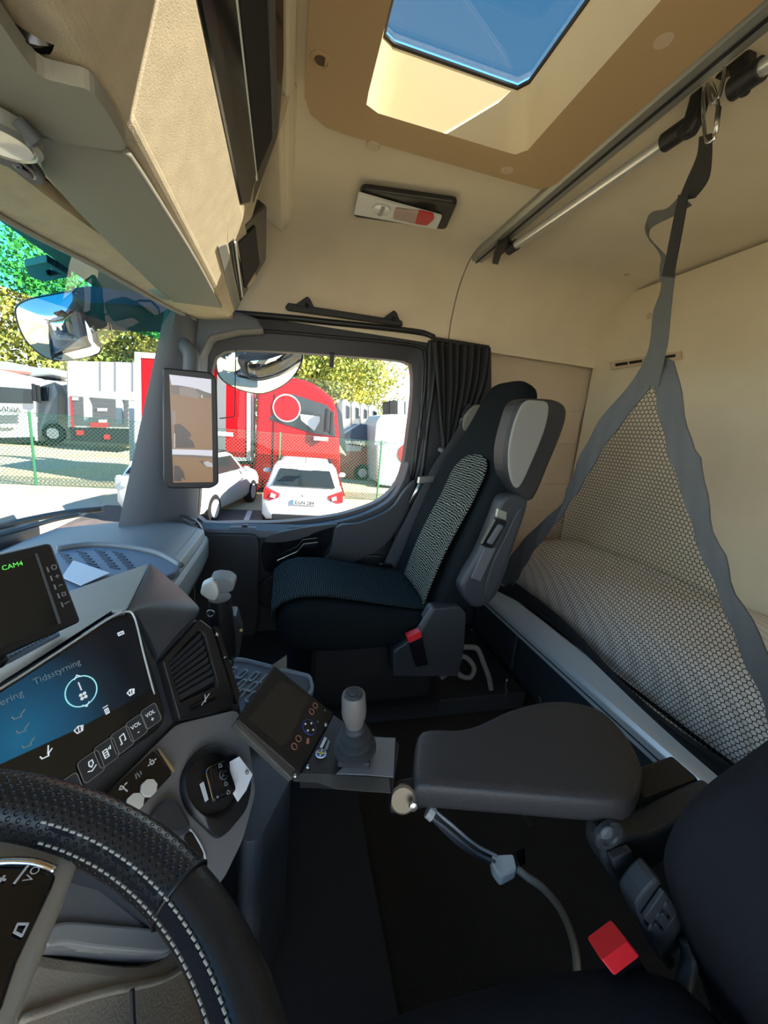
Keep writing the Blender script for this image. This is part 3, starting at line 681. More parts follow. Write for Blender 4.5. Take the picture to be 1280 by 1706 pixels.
G().grid(bins, 40, 14).o('backrest_insert', 'seat_pattern', ps, smooth=True, solid=.006)
# folded-up armrest, near side
YA = 1.025
AP = lambda u, v, y=YA: P(u, v, y=y)
ar = G().prism(cr([AP(776, 962), AP(770, 985), AP(788, 1012), AP(812, 1008), AP(834, 982), AP(858, 910), AP(880, 845), AP(876, 828), (AP(856, 824)), AP(838, 832), AP(826, 858), AP(800, 920)], 4, True), (0, .055, 0)).o('armrest_arm', 'seat_plastic', ps, bevel=.012, seg=3)
G().prism(cr([AP(806, 985), AP(818, 940), AP(842, 890), AP(856, 860), AP(868, 845), AP(866, 868), AP(845, 925), AP(822, 985), AP(812, 998)], 4, True), (0, -.006, 0)).o('arm_panel', 'dark_plastic', ar, bevel=.003)
G().prism([AP(784, 962), AP(806, 912), AP(826, 912), AP(800, 968)], (0, -.005, 0)).o('arm_cover', 'pillar_grey', ar, bevel=.003)
G().prism([AP(827, 846), AP(842, 852), AP(841, 866), AP(824, 860)], (0, -.010, 0)).o('latch', 'alu_grey', ar, bevel=.002)
G().prism(rnd([AP(823, 862), AP(842, 868), AP(818, 913), AP(798, 906)], .006), (0, -.012, 0)).o('slider_frame', 'gloss_black', ar, bevel=.002)
G().prism(rnd([AP(827, 871), AP(836, 874), AP(816, 906), AP(807, 902)], .006), (0, -.016, 0)).o('slider', 'pillar_grey', ar, bevel=.003)
padp = cr([AP(868, 668), AP(900, 664), AP(932, 668), AP(946, 684), (AP(940, 716)), AP(918, 770), AP(890, 832), AP(866, 828), AP(846, 796), AP(842, 752), AP(852, 706)], 4, True)
pad = G().prism(padp, (0, .075, 0)).o('armrest_pad', 'vinyl_black', ps, bevel=.014, seg=3)
G().prism(cr([AP(870, 671), AP(892, 667), AP(911, 674), AP(906, 712), AP(886, 764), AP(862, 812), AP(848, 795), AP(845, 752), AP(854, 706)], 4, True), (0, -.010, 0)).o('pad_face', 'vinyl_grey', pad, bevel=.006, seg=3)
# far armrest
G().prism(cr([P(u, v, y=1.58) for u, v in ((772, 706), (782, 684), (798, 674), (806, 690), (790, 740), (774, 750))], 4, True), (0, .05, 0)).o('armrest_pad', 'vinyl_grey', ps, bevel=.012)
# base, shields
G().box((.32, YS, -.80), (.44, .34, .26)).o('suspension', 'black_plastic', ps, bevel=.02)
SPL = lambda u, v: P(u, v, y=1.045)
G().prism(rnd([SPL(722, 1014), SPL(768, 1010), SPL(778, 1024), SPL(774, 1085), SPL(764, 1128), SPL(655, 1128), SPL(655, 1085), SPL(672, 1074), SPL(700, 1052)], .012), (0, .05, 0)).o('side_shield', 'seat_plastic', ps, bevel=.006)
G().prism([SPL(690, 1056), SPL(720, 1013), SPL(726, 1015), SPL(704, 1054)], (0, .01, 0)).o('shield_edge', 'pillar_grey', ps, bevel=.002)
G().box((.31, YS, -.955+.02), (.5, .40, .03)).o('base_plate', 'black_plastic', ps)
# seat back shell
# buckle
bk = G().prism(rnd([P(682, 1070, y=1.02), P(704, 1060, y=1.02), P(714, 1108, y=1.02), P(694, 1112, y=1.02)], .006), (0, .02, 0)).o('buckle', 'gloss_black', ps, bevel=.004)
G().prism(rnd([P(678, 1061, y=1.017), P(701, 1051, y=1.017), P(704, 1062, y=1.017), P(682, 1072, y=1.017)], .004), (0, .024, 0)).o('release_button', 'red_plastic', bk, bevel=.002)
# belt
t = thing('seat_belt', 'dark webbing seat belt running down beside the far edge of the passenger seat', 'seat belt', (.45, 1.56, -.6))
def bp(u, v, y): return P(u, v, y=y)
cen = [bp(782, 692, 1.60), bp(758, 735, 1.57), bp(738, 768, 1.555), bp(716, 808, 1.545), bp(690, 860, 1.54), bp(664, 910, 1.54), bp(648, 945, 1.545)]
wd_ = [bp(768, 690, 1.60)-bp(752, 690, 1.60)]*2+[bp(735, 800, 1.545)-bp(716, 795, 1.545)]*3+[bp(670, 920, 1.54)-bp(651, 915, 1.54)]*2
G().ribbon(cr(cen, 4), cr(wd_, 4), .003).o('webbing', 'webbing', t, smooth=True, auto=40)
cen = [bp(772, 745, 1.57), bp(752, 765, 1.56), bp(733, 790, 1.55)]
G().prism(rnd([bp(625, 962, 1.52), bp(634, 938, 1.52), bp(656, 942, 1.52), bp(650, 972, 1.52)], .008), (0, .03, 0)).o('belt_anchor', 'gloss_black', t, bevel=.004)
G().prism(rnd([bp(699, 795, 1.53), bp(728, 792, 1.53), bp(726, 804, 1.53), bp(697, 806, 1.53)], .004), (0, .02, 0)).o('belt_guide', 'steel', t, bevel=.002)
G().cyl(bp(703, 800, 1.56), bp(684, 838, 1.57), .007, n=10).o('height_adjuster', 'steel', t, smooth=True)
G().prism(rnd([bp(770, 690, 1.60), bp(780, 672, 1.60), bp(790, 676, 1.60), bp(788, 705, 1.60), bp(774, 712, 1.60)], .006), (0, .03, 0)).o('upper_guide', 'black_plastic', t, bevel=.004)
# ------------------------------------------------------------------ curtain
t = thing('curtain', 'dark grey pleated curtain gathered with a tie behind the passenger seat', 'curtain', (.68, 1.62, -.2))
Lc = cr([bp(720, 570, 1.64), bp(726, 640, 1.64), bp(731, 700, 1.64), bp(737, 748, 1.63), bp(728, 775, 1.63), bp(715, 800, 1.63)], 6)
Rc = cr([bp(819, 578, 1.64), bp(810, 640, 1.64), bp(786, 695, 1.64), bp(752, 748, 1.63), bp(748, 775, 1.63), bp(742, 800, 1.63)], 6)
def cur(u, v):
    i = u*(len(Lc)-1); k = int(min(i, len(Lc)-2)); f = i-k
    a = Lc[k].lerp(Lc[k+1], f); b = Rc[k].lerp(Rc[k+1], f); w = (b-a).length
    p = a.lerp(b, v)
    return p+V((0, -.020*min(1, w/.1+.25)*math.sin(v*math.pi*2*8+.9*math.sin(u*4))-.008*math.sin(v*23+u*3), 0))
G().grid(cur, 40, 110).o('curtain_cloth', 'curtain', t, smooth=True, solid=.003)
G().tube([bp(732, 748, 1.60), bp(738, 752, 1.585), bp(750, 752, 1.585), bp(756, 748, 1.60)], .010, 8).o('tie_band', 'pillar_grey', t, smooth=True)
G().box((P(768, 572, y=1.66)), (.26, .02, .015)).o('curtain_rail', 'black_plastic', t)
# ------------------------------------------------------------------ hoses beside the seat
t = thing('coolant_hose', 'bent grey hose loop with a clamp beside the seat base', 'hose', P(770, 1110, y=1.15))
H = lambda u, v, y=1.15: P(u, v, y=y)
G().tube(cr([H(762, 1092), H(778, 1096), H(790, 1112), H(784, 1128), H(768, 1126), H(756, 1112), H(750, 1106)], 6), .009, 10).o('hose', 'hose_grey', t, smooth=True)
G().cyl(H(757, 1092), H(768, 1094), .015, n=12).o('clamp', 'hose_grey', t, smooth=True)
G().cyl(H(733, 1128), H(744, 1120), .013, n=12).o('fitting', 'hose_grey', t, smooth=True)
G().cyl(H(742, 1122), H(756, 1110), .007, n=10).o('connector', 'dark_plastic', t, smooth=True)
t = G().tube(cr([H(766, 1078), H(784, 1078), H(796, 1082), H(806, 1105), H(815, 1130), H(818, 1148)], 6), .010, 10).o('grab_tube', 'hose_grey', None, smooth=True, label='bent grey metal tube standing behind the hose loop', cat='tube')
t = G().tube(cr([P(845, 1132, y=1.05), P(843, 1142, y=1.05), P(844, 1152, y=1.05), P(842, 1160, y=1.05)], 4), .004, 6).o('zip_pull', 'steel', None, smooth=True, label='small metal pull tab hanging by the bunk drawer', cat='pull tab')
# ================================================================== DASHBOARD
HD = V((.485, .875, 0)); NH = V((.875, -.485, 0))
def upv_(tau): return NH*-math.sin(R(tau))+V((0, 0, math.cos(R(tau))))
CP = Pl((-.209, .6, -.307), HD, upv_(30))
DPp = Pl(CP(280, 1214), HD, upv_(50))
C_ = lambda u, v, d=0: CP(u, v, d)
D_ = lambda u, v, d=0: DPp(u, v, d)
dash = thing('dashboard', 'dark grey truck dashboard with light grey passenger side', 'dashboard', (-.5, .8, -1.0))
# passenger-side mass, lofted across the cab
def dring(y, e=1.0, lift=0.0):
    pr = [(-.90, -.50), (-.80, -.452), (-.62, -.425), (-.46, -.408), (-.36, -.412), (-.318, -.428), (-.296, -.455), (-.29, -.52), (-.30, -.60), (-.34, -.66), (-.45, -.72), (-.90, -.72)]
    ctr = V((-.55, 0, -.56))
    return [V((ctr.x+(x-ctr.x)*e, y, ctr.z+(z-ctr.z)*e+lift)) for x, z in pr]
G().loft([dring(.62), dring(.9), dring(1.05), dring(1.2), dring(1.4), dring(1.54), dring(1.60, .985), dring(1.625, .93), dring(1.635, .84)]).o('passenger_dash', 'dash_top', dash, smooth=True, auto=70)
# brighter lip and light fascia along the rear edge
pts = [V((-.306, 1.02, -.442)), V((-.302, 1.2, -.441)), V((-.300, 1.4, -.440)), V((-.302, 1.56, -.440))]
G().loft([[p+V((-.014, 0, .012)), p+V((.008, 0, .004)), p+V((.014, 0, -.026)), p+V((-.004, 0, -.03))] for p in cr(pts, 4)]).o('dash_lip', 'dash_light', dash, bevel=.003)
pts = [V((-.29, 1.02, -.5)), V((-.288, 1.3, -.5)), V((-.288, 1.52, -.5)), V((-.292, 1.60, -.5))]
G().loft([[p+V((0, 0, .03)), p+V((.008, 0, .015)), p+V((.008, 0, -.05)), p+V((-.01, 0, -.10)), p+V((-.03, 0, -.09)), p+V((-.03, 0, .03))] for p in cr(pts, 4)]).o('glovebox_face', 'dash_light', dash, bevel=.006)
# end grille by the door
eg = G().prism(cr([P(u, v, y=1.60) for u, v in ((300, 858), (326, 864), (340, 885), (343, 925), (338, 932), (330, 905), (318, 880), (298, 868))], 4, True), (0, -.02, 0)).o('end_grille', 'black_plastic', dash, bevel=.003)
for k in range(6):
    t_ = k/5; G().box(P(316+22*t_, 868+46*t_*(.35+.65*t_), y=1.575), (.045, .008, .006), Matrix.Rotation(R(20+60*t_), 3, 'Y')).o('grille_rib', 'pillar_grey', eg, bevel=.001)
# storage tray in the dash top
TZ = lambda u, v, z=-.398: P(u, v, z=z)
tr = G().prism(cr([TZ(58, 985), TZ(95, 918), TZ(150, 911), TZ(205, 914), TZ(262, 926), TZ(300, 944), TZ(270, 962), TZ(200, 985), TZ(120, 1010)], 4, True), (0, 0, -.02)).o('dash_tray', 'tray_blue', dash, bevel=.004)
rim = cr([TZ(95, 914, -.392), TZ(150, 907, -.392), TZ(205, 910, -.392), TZ(262, 921, -.392), TZ(302, 942, -.392)], 6)
G().tube(rim, .008, 8).o('tray_rim', 'dash_top', dash, smooth=True)
for ci, (u0, v0) in enumerate(((98, 921), (128, 918), (158, 916), (188, 919))):
    for k in range(7):
        a = TZ(u0+k*4.2, v0+k*4.6, -.3965); b = TZ(u0+16+k*4.2, v0+4+k*4.6, -.3965)
        G().cyl(a, b, .0022, n=6).o('tray_slot', 'dash_dark', tr)
# hood over the centre display
hq = (C_(0, 1139), C_(205, 1012), TZ(215, 950, -.335))
HP = Pl(hq[0], hq[1]-hq[0], hq[2]-hq[0])
if HP.n.z < 0: HP = Pl(hq[0], hq[0]-hq[1], hq[2]-hq[0])
top_ = [HP(u, v) for u, v in ((-140, 1225), (0, 1139), (186, 1018), (214, 1014), (250, 938), (215, 950), (130, 980), (-140, 1075))]
G().prism(top_, CP.n*-.10+V((-.02, 0, -.03))).o('hood', 'dash_dark', dash, bevel=.003)
Lh = cr([HP(250, 938), HP(236, 970), C_(214, 1014), C_(228, 1024), C_(248, 1058), C_(264, 1096)], 4)
cz = C_(331, 1016); hz = HP(250, 938)
def dep(u, v, k): 
    q = ray(u, v); return q*((hz.length*(1-k)+cz.length*k)/q.length)
Rh = cr([HP(250, 938), dep(272, 956, .25), dep(300, 980, .6), dep(322, 1001, .9), C_(332, 1014), C_(327, 1028)], 4)
rows = [[l.lerp(r_, k/6)+V((0, 0, .006*math.sin(math.pi*k/6)*min(1, i/6))) for k in range(7)] for i, (l, r_) in enumerate(zip(Lh, Rh))]
G().loft([r_+[q+CP.n*-.05+V((0, 0, -.05)) for q in reversed(r_)] for r_ in rows]).o('hood_shoulder', 'dash_dark', dash, smooth=True, auto=50)
gp = [TZ(-60, 1098, -.302), TZ(18, 1082, -.302), TZ(88, 1046, -.302), TZ(100, 1060, -.302), TZ(20, 1103, -.302), TZ(-60, 1140, -.302)]
sg = G().prism(gp, (0, 0, .004)).o('speaker_grille', 'tray_blue', dash)
for i in range(12):
    for j in range(3):
        c = gp[1].lerp(gp[2], i/12).lerp(gp[4].lerp(gp[3], i/12), .2+j*.28); G().cyl(c+V((0, 0, .003)), c+V((0, 0, .0048)), .0016, n=6).o('grille_hole', 'black_plastic', sg)
# body of the centre stack
ctr_out = [C_(-140, 1222, -.004), C_(0, 1146, -.004), C_(188, 1024, -.004), C_(232, 1022, -.004), C_(262, 1094, -.004), C_(326, 1026, -.004), C_(345, 1044, -.004), C_(398, 1185, -.004), C_(100, 1480, -.004), C_(-140, 1560, -.004)]
G().prism(ctr_out, CP.n*-.16).o('centre_stack', 'dash_dark', dash, bevel=.006)
low_out = [D_(396, 1186, -.004), D_(412, 1215, -.004), D_(427, 1325, -.004), D_(405, 1405, -.004), D_(372, 1475, -.004), D_(340, 1490, -.004), D_(220, 1440, -.004), D_(60, 1430, -.004)]
G().prism(low_out, DPp.n*-.30).o('lower_stack', 'dash_dark', dash, bevel=.008)
fas = [D_(90, 1400), D_(150, 1350), D_(292, 1208), D_(392, 1184), D_(410, 1215), D_(424, 1322), D_(402, 1402), D_(368, 1472), D_(335, 1480), D_(225, 1425), D_(90, 1420)]
G().prism(rnd(fas, .01, 3), DPp.n*.004).o('fascia', 'fascia_grey', dash, bevel=.003)
# display panel
sc_out = rnd([C_(-140, 1224), C_(186, 1026), C_(222, 1024), C_(274, 1192), C_(262, 1216), C_(60, 1356), C_(-140, 1490)], [.004, .03, .02, .012, .012, .004, .004], 5)
ds = G().prism(sc_out, CP.n*.004).o('display_panel', 'gloss_black', dash, bevel=.0015)
edge = cr([C_(-140, 1224, .004), C_(0, 1147, .004), C_(120, 1070, .004), C_(183, 1029, .004), C_(207, 1020, .004), C_(221, 1030, .004), C_(236, 1090, .004), C_(254, 1158, .004)], 5)
G().tube(edge, .0016, 6).o('display_edge', 'alu', ds, smooth=True)
# screen picture (self-luminous): dark with a blue glow
scr = [C_(-60, 1192, .0046), C_(184, 1036, .0046), C_(208, 1030, .0046), C_(216, 1038, .0046), C_(248, 1162, .0046), C_(-60, 1352, .0046)]
m = bpy.data.materials.new('screen_blue'); m.use_nodes = True; MATS['screen_blue'] = m; t = m.node_tree; b = t.nodes['Principled BSDF']
b.inputs['Base Color'].default_value = (.004, .005, .008, 1); b.inputs['Roughness'].default_value = .15
co = t.nodes.new('ShaderNodeTexCoord'); mp = t.nodes.new('ShaderNodeVectorMath'); mp.operation = 'DISTANCE'
gc = C_(30, 1235, .0046)-LOC['dashboard']; mp.inputs[1].default_value = tuple(gc)
rp = t.nodes.new('ShaderNodeValToRGB'); mr = t.nodes.new('ShaderNodeMapRange'); mr.inputs[1].default_value = 0; mr.inputs[2].default_value = .13
e0 = rp.color_ramp.elements; e0[0].color = (.004, .22, .45, 1); e0[1].color = (.002, .006, .014, 1); q = e0.new(.35); q.color = (.003, .12, .27, 1); q = e0.new(.72); q.color = (.002, .022, .05, 1)
t.links.new(co.outputs['Object'], mp.inputs[0]); t.links.new(mp.outputs['Value'], mr.inputs[0]); t.links.new(mr.outputs[0], rp.inputs[0]); t.links.new(rp.outputs[0], b.inputs['Emission Color']); b.inputs['Emission Strength'].default_value = .13
G().poly(scr).o('screen_picture', 'screen_blue', dash)
G().poly([C_(-60, 1300, .0050), C_(120, 1218, .0050), C_(250, 1150, .0050), C_(254, 1164, .0050), C_(-60, 1362, .0050)]).o('screen_bar', 'gloss_black', ds)
hs = (C_(230, 1140)-C_(30, 1258)).normalized()      # baseline direction of the printed lines
us = CP.n.cross(hs)
def stx(body, u, v, size, m='icon_lit', al='LEFT', d=.0055, par=ds): return text('lettering', body, size, C_(u, v, d), hs, us, m, par, al)
stx('Tidsstyrning', 52, 1144, .0105, 'icon_dim'); stx('Klimatisering', 35, 1160, .0105, 'icon_dim', 'RIGHT'); stx('1', 131, 1152, .016, 'icon_lit', 'CENTER')
def ringp(c, r, w, n=28, d=0.0): return [c+(hs*math.cos(2*math.pi*k/n)+us*math.sin(2*math.pi*k/n))*r for k in range(n)]
c = C_(131, 1153, .0055); G().frame(ringp(c, .0185, 0), ringp(c, .0172, 0), CP.n*.0004).o('ring_icon', 'ring_lit', ds)
def lines(name, segs, c, m='icon_lit', w=.00055, par=ds, hh=None, uu=None, nn=None):
    hh = hh or hs; uu = uu or us; nn = nn or CP.n; g = G()
    for (a, b_, c2, d2) in segs:
        p = c+hh*a+uu*b_; q = c+hh*c2+uu*d2; dd = (q-p).normalized(); ww = nn.cross(dd)*w
        g.prism([p-ww-dd*w*.5, p+ww-dd*w*.5, q+ww+dd*w*.5, q-ww+dd*w*.5], nn*.0004)
    return g.o(name, m, par)
lines('chevron_icon', [(-.004, -.002, 0, .002), (0, .002, .004, -.002)], C_(124, 1129, .0055)); lines('chevron_icon', [(-.004, .002, 0, -.002), (0, -.002, .004, .002)], C_(139, 1176, .0055))
g = G()
for i in (-1, 1):
    for j in (-1, 1): g.prism(ringp(C_(134, 1161, .0055)+hs*i*.0022+us*j*.0022, .002, 0, 10), CP.n*.0004)
g.o('fan_icon', 'icon_lit', ds)
seat_ic = [(-.005, -.003, .001, -.004), (.001, -.004, .002, -.001), (.001, -.002, .006, .001), (-.005, -.003, -.006, 0)]
for (u, v) in ((26, 1191), (33, 1214), (42, 1238)): lines('seat_icon', seat_ic, C_(u, v, .0055), 'icon_dim', .0006)
lines('seat_icon', seat_ic+[(.001, -.002, .004, .006)], C_(72, 1256, .0055), 'icon_lit', .0006)
wsi = [(-.005, .002, -.003, -.003), (-.003, -.003, .003, -.003), (.003, -.003, .005, .002), (-.005, .002, 0, .004), (0, .004, .005, .002), (-.001, -.002, 0, .003), (.002, -.002, .003, .002)]
lines('screen_icon', wsi, C_(127, 1217, .0055)); lines('screen_icon', wsi, C_(214, 1155, .0055), w=.0007)
lines('page_icon', [(-.002, .002, -.002, -.004), (-.002, -.004, .002, -.004), (.002, -.004, .002, .002), (.002, .002, -.002, .002), (-.003, .005, .003, .005), (0, .002, 0, -.004)], C_(173, 1185, .0055))
lines('signal_icon', [(-.004, -.002, .004, -.002), (-.004, .002, .004, .002), (-.004, -.002, -.004, .002), (.004, -.002, .004, .002), (-.0015, -.002, -.0015, .002), (.0015, -.002, .0015, .002)], C_(197, 1057, .0055))
# key row under the screen
icons = {0: [(-.001, .006, .003, .006), (.003, .006, .003, .002), (.003, .002, .0, -.001), (-.002, .002, 0, -.001), (-.001, .006, -.002, .002), (-.005, -.003, -.001, -.005), (-.001, -.005, .005, -.002)],
         1: [(-.004, .004, -.004, -.005), (-.004, -.005, .001, -.005), (.001, -.005, .001, .004), (.001, .004, -.004, .004), (-.003, .001, 0, .001), (-.003, -.002, 0, -.002), (.003, .002, .004, .004), (.005, .001, .006, .005)],
         2: [(-.002, -.004, -.002, .005), (-.002, .005, .004, .006), (.004, .006, .004, -.002), (-.004, -.004, -.002, -.004), (.002, -.002, .004, -.002)]}
kc = [(147, 1278), (173, 1255), (199, 1234), (223, 1214), (247, 1194), (110, 1318)]
for i, (u, v) in enumerate(kc):
    c = C_(u, v, .005); w, h_ = .0125, .0135
    o_ = rnd([c-hs*w-us*h_, c+hs*w-us*h_, c+hs*w+us*h_, c-hs*w+us*h_], .005, 4); i_ = rnd([c-hs*(w-.0008)-us*(h_-.0008), c+hs*(w-.0008)-us*(h_-.0008), c+hs*(w-.0008)+us*(h_-.0008), c-hs*(w-.0008)+us*(h_-.0008)], .0045, 4)
    k_ = G().prism(o_, CP.n*.0006).o('key', 'dash_dark', dash, bevel=.0002)
    G().frame([p+CP.n*.0007 for p in o_], [p+CP.n*.0007 for p in i_], CP.n*.0004).o('key_outline', 'print_grey', k_)
    if i in icons: lines('key_icon', icons[i], c+CP.n*.0008, 'icon_lit', .0005, k_)
    elif i in (3, 4):
        text('key_lettering', 'VOL', .0075, c+us*.001+CP.n*.0006, hs, us, 'icon_lit', k_, 'CENTER'); text('key_sign', '-' if i == 3 else '+', .010, c-us*.0085+CP.n*.0006, hs, us, 'icon_lit', k_, 'CENTER')
    else: lines('key_icon', [(-.004, -.003, 0, .004), (0, .004, .004, -.003)], c+CP.n*.0008, 'icon_lit', .0005, k_)
# air vent right of the screen
vo = [C_(262, 1104, .012), C_(326, 1034, .012), C_(347, 1050, .012), C_(382, 1160, .012), C_(378, 1190, .012), C_(290, 1203, .012)]
vi = [C_(273, 1108, .012), C_(322, 1053, .012), C_(332, 1058, .012), C_(352, 1135, .012), C_(352, 1145, .012), C_(292, 1172, .012)]
vt = G().frame(vo, vi, CP.n*-.016).o('air_vent', 'black_plastic', dash, bevel=.004)
G().prism([p-CP.n*.012 for p in vi], CP.n*.002).o('vent_back', 'net_black', vt)
for k in range(8):
    t_ = (k+.6)/8.4; a = vi[0].lerp(vi[5], t_)-CP.n*.004; b = vi[1].lerp(vi[2], .5).lerp(vi[3].lerp(vi[4], .5), t_)-CP.n*.004
    G().ribbon([a, b], us*.009+CP.n*.006, .0018).o('slat', 'dark_plastic', vt)
G().cyl(C_(306, 1185, .012), C_(348, 1163, .012), .005, n=10).o('thumb_wheel', 'gloss_black', vt, smooth=True, auto=30)
lines('vent_mark', [(-.010, -.004, .010, .003), (-.002, -.004, .002, .006)], C_(327, 1169, .020), 'print_white', .0007, vt)
# slim switch column on the right flank
sc = G().prism(rnd([C_(349, 1046, .006), C_(356, 1048, .006), C_(392, 1160, .006), C_(386, 1176, .006)], .002), CP.n*.006).o('flank_switch', 'gloss_black', dash, bevel=.002)
lines('switch_mark', [(-.003, 0, .003, 0), (0, -.003, 0, .003)], C_(353, 1060, .0122), 'print_white', .0007, sc)
lines('switch_mark', [(-.002, 0, .002, 0)], C_(366, 1098, .0122), 'print_white', .0007, sc)
# switch bank
hd_, ud_ = None, None
sb = G().prism(rnd([D_(120, 1375, .004), D_(252, 1254, .004), D_(283, 1293, .004), D_(215, 1366, .004), D_(150, 1420, .004)], .004), DPp.n*.006).o('switch_bank', 'gloss_black', dash, bevel=.002)
hb = (D_(253, 1255)-D_(165, 1332)).normalized(); ub = DPp.n.cross(hb)
G().prism(rnd([D_(253, 1254, .009), D_(258, 1254, .009), D_(284, 1291, .009), D_(280, 1296, .009)], .002), DPp.n*.004).o('chrome_end', 'chrome', sb, bevel=.001)
for (u, v) in ((240, 1320), (217, 1344)):
    c = D_(u, v, .010); G().prism([c+(hb*math.cos(R(22.5+45*k))+ub*math.sin(R(22.5+45*k)))*.0105 for k in range(8)], DPp.n*.004).o('blank_button', 'white_plastic', sb, bevel=.001)
lines('switch_icon', [(-.002, -.002, .002, -.002), (.002, -.002, .002, .002), (.002, .002, -.002, .002), (-.002, .002, -.002, -.002), (-.006, 0, -.004, 0), (.004, 0, .006, 0), (0, .004, 0, .005)], D_(247, 1276, .0102), 'print_white', .0007, sb, hb, ub, DPp.n)
lines('switch_icon', [(-.004, -.002, -.002, .003), (0, -.003, 0, .003), (.003, -.002, .004, .002)], D_(224, 1297, .0102), 'print_grey', .0007, sb, hb, ub, DPp.n)
lines('switch_icon', [(-.004, .003, -.001, .005), (-.001, .005, .001, .002), (.001, .002, -.002, .001), (-.002, .001, -.004, .003), (0, .001, .001, -.005), (.003, .003, .006, .003)], D_(200, 1320, .0102), 'print_white', .0007, sb, hb, ub, DPp.n)
# flap and lens below
G().prism(rnd([D_(236, 1370, .004), D_(266, 1336, .004), D_(284, 1336, .004), D_(312, 1382, .004), D_(292, 1402, .004), D_(262, 1400, .004)], .01), DPp.n*.012).o('flap', 'dark_plastic', dash, bevel=.005)
G().prism(rnd([D_(300, 1398, .004), D_(314, 1386, .004), D_(336, 1428, .004), D_(330, 1440, .004)], .006), DPp.n*.004).o('socket', 'gloss_black', dash, bevel=.002)
G().tube(cr([D_(312, 1384, .006), D_(326, 1404, .006), D_(337, 1428, .006), D_(337, 1446, .006)], 4), .0015, 6).o('socket_trim', 'alu', dash, smooth=True)
# key bowl
bo = cr([D_(297, 1300, .004), D_(319, 1259, .004), D_(350, 1245, .004), D_(387, 1259, .004), D_(411, 1300, .004), D_(406, 1346, .004), D_(387, 1375, .004), D_(361, 1399, .004), D_(336, 1382, .004), D_(304, 1346, .004)], 4, True)
cb = D_(353, 1305, .004)
bi = resample(match(bo, [cb+(DPp.h*math.cos(2*math.pi*k/40)*.043+DPp.u*math.sin(2*math.pi*k/40)*.043) for k in range(40)]), len(bo))
def wind(a):   # signed order in the plane
    c0 = sum(a, V())/len(a); return sum(((a[i]-c0).cross(a[(i+1) % len(a)]-c0)).dot(DPp.n) for i in range(len(a)))
if wind(bo)*wind(bi) < 0: bi = [bi[0]]+bi[1:][::-1]
bi = match(bo, bi)
lip_ = [p.lerp(q, .75)+DPp.n*.010 for p, q in zip(bo, bi)]; low_ = [cb+(q-cb)*.9+DPp.n*-.0 for q in bi]; bot_ = [cb+(q-cb)*.82+DPp.n*.001 for q in bi]
kb = G().loft([bo, [p+DPp.n*.006 for p in bo], lip_, [q+DPp.n*.008 for q in bi], low_, bot_], False, True).o('key_bowl', 'black_plastic', dash, smooth=True, auto=60)
# side tray and lower body
sz = lambda u, v, z=-.63: P(u, v, z=z)
st_ = G().prism(rnd([sz(396, 1186), sz(440, 1212), sz(474, 1244), sz(488, 1290), sz(432, 1400), sz(402, 1404)], .02), (0, .0, -.37)).o('side_compartment', 'dash_dark', dash, bevel=.012)
G().prism(rnd([sz(404, 1222, -.624), sz(420, 1214, -.624), sz(440, 1234, -.624), sz(428, 1246, -.624)], .006), (0, 0, .004)).o('socket_recess', 'gloss_black', dash, bevel=.002)
G().cyl(sz(413, 1226, -.612), sz(418, 1236, -.612), .008, n=12).o('plug', 'alu_grey', dash, smooth=True, auto=30)
G().box((-.62, 1.08, -.86), (.5, 1.08, .30)).o('footwell_front', 'dash_dark', dash, bevel=.02)
G().prism([V((-.85, .1, -.5)), V((-.42, .1, -.45)), V((-.42, .1, -1.0)), V((-.85, .1, -1.0))], (0, .62, 0)).o('driver_dash', 'dash_dark', dash, bevel=.02)
# panels under the steering wheel
EP = Pl(P(180, 1530, z=-.60), (.2, .98, 0), (-.42, .08, .9))
E_ = lambda u, v, d=0: EP(u, v, d)
G().prism(cr([E_(60, 1440), E_(160, 1440), E_(260, 1480), E_(300, 1540), E_(290, 1585), E_(268, 1592), E_(150, 1580), E_(70, 1565)], 4, True), EP.n*-.05).o('knee_panel', 'fascia_grey', dash, bevel=.008)
G().prism(cr([E_(72, 1556, .006), E_(100, 1538, .006), E_(180, 1543, .006), E_(270, 1552, .006), E_(286, 1566, .006), E_(278, 1584, .006), E_(255, 1589, .006), E_(160, 1582, .006), E_(100, 1574, .006), E_(72, 1577, .006)], 4, True), EP.n*-.02).o('silver_strip', 'silver', dash, bevel=.005)
mat('knee_brown', (.36, .30, .23), .6, bump=.5, bs=300)
G().prism(cr([E_(30, 1575, -.02), E_(150, 1584, -.02), E_(270, 1596, -.02), E_(340, 1560, -.02), E_(400, 1590, -.02), E_(380, 1720, -.02), E_(20, 1760, -.02)], 4, True), EP.n*-.08).o('column_cover', 'knee_brown', dash, bevel=.02)
G().tube(cr([E_(215, 1650, .004), E_(216, 1680, .004), E_(218, 1720, .004)], 4), .003, 6).o('cover_cable', 'black_plastic', dash)
G().tube(cr([E_(60, 1690, -.016), E_(180, 1650, -.016), E_(290, 1625, -.016), E_(345, 1590, -.016)], 5), .004, 6).o('cover_seam', 'knee_brown', dash, smooth=True)
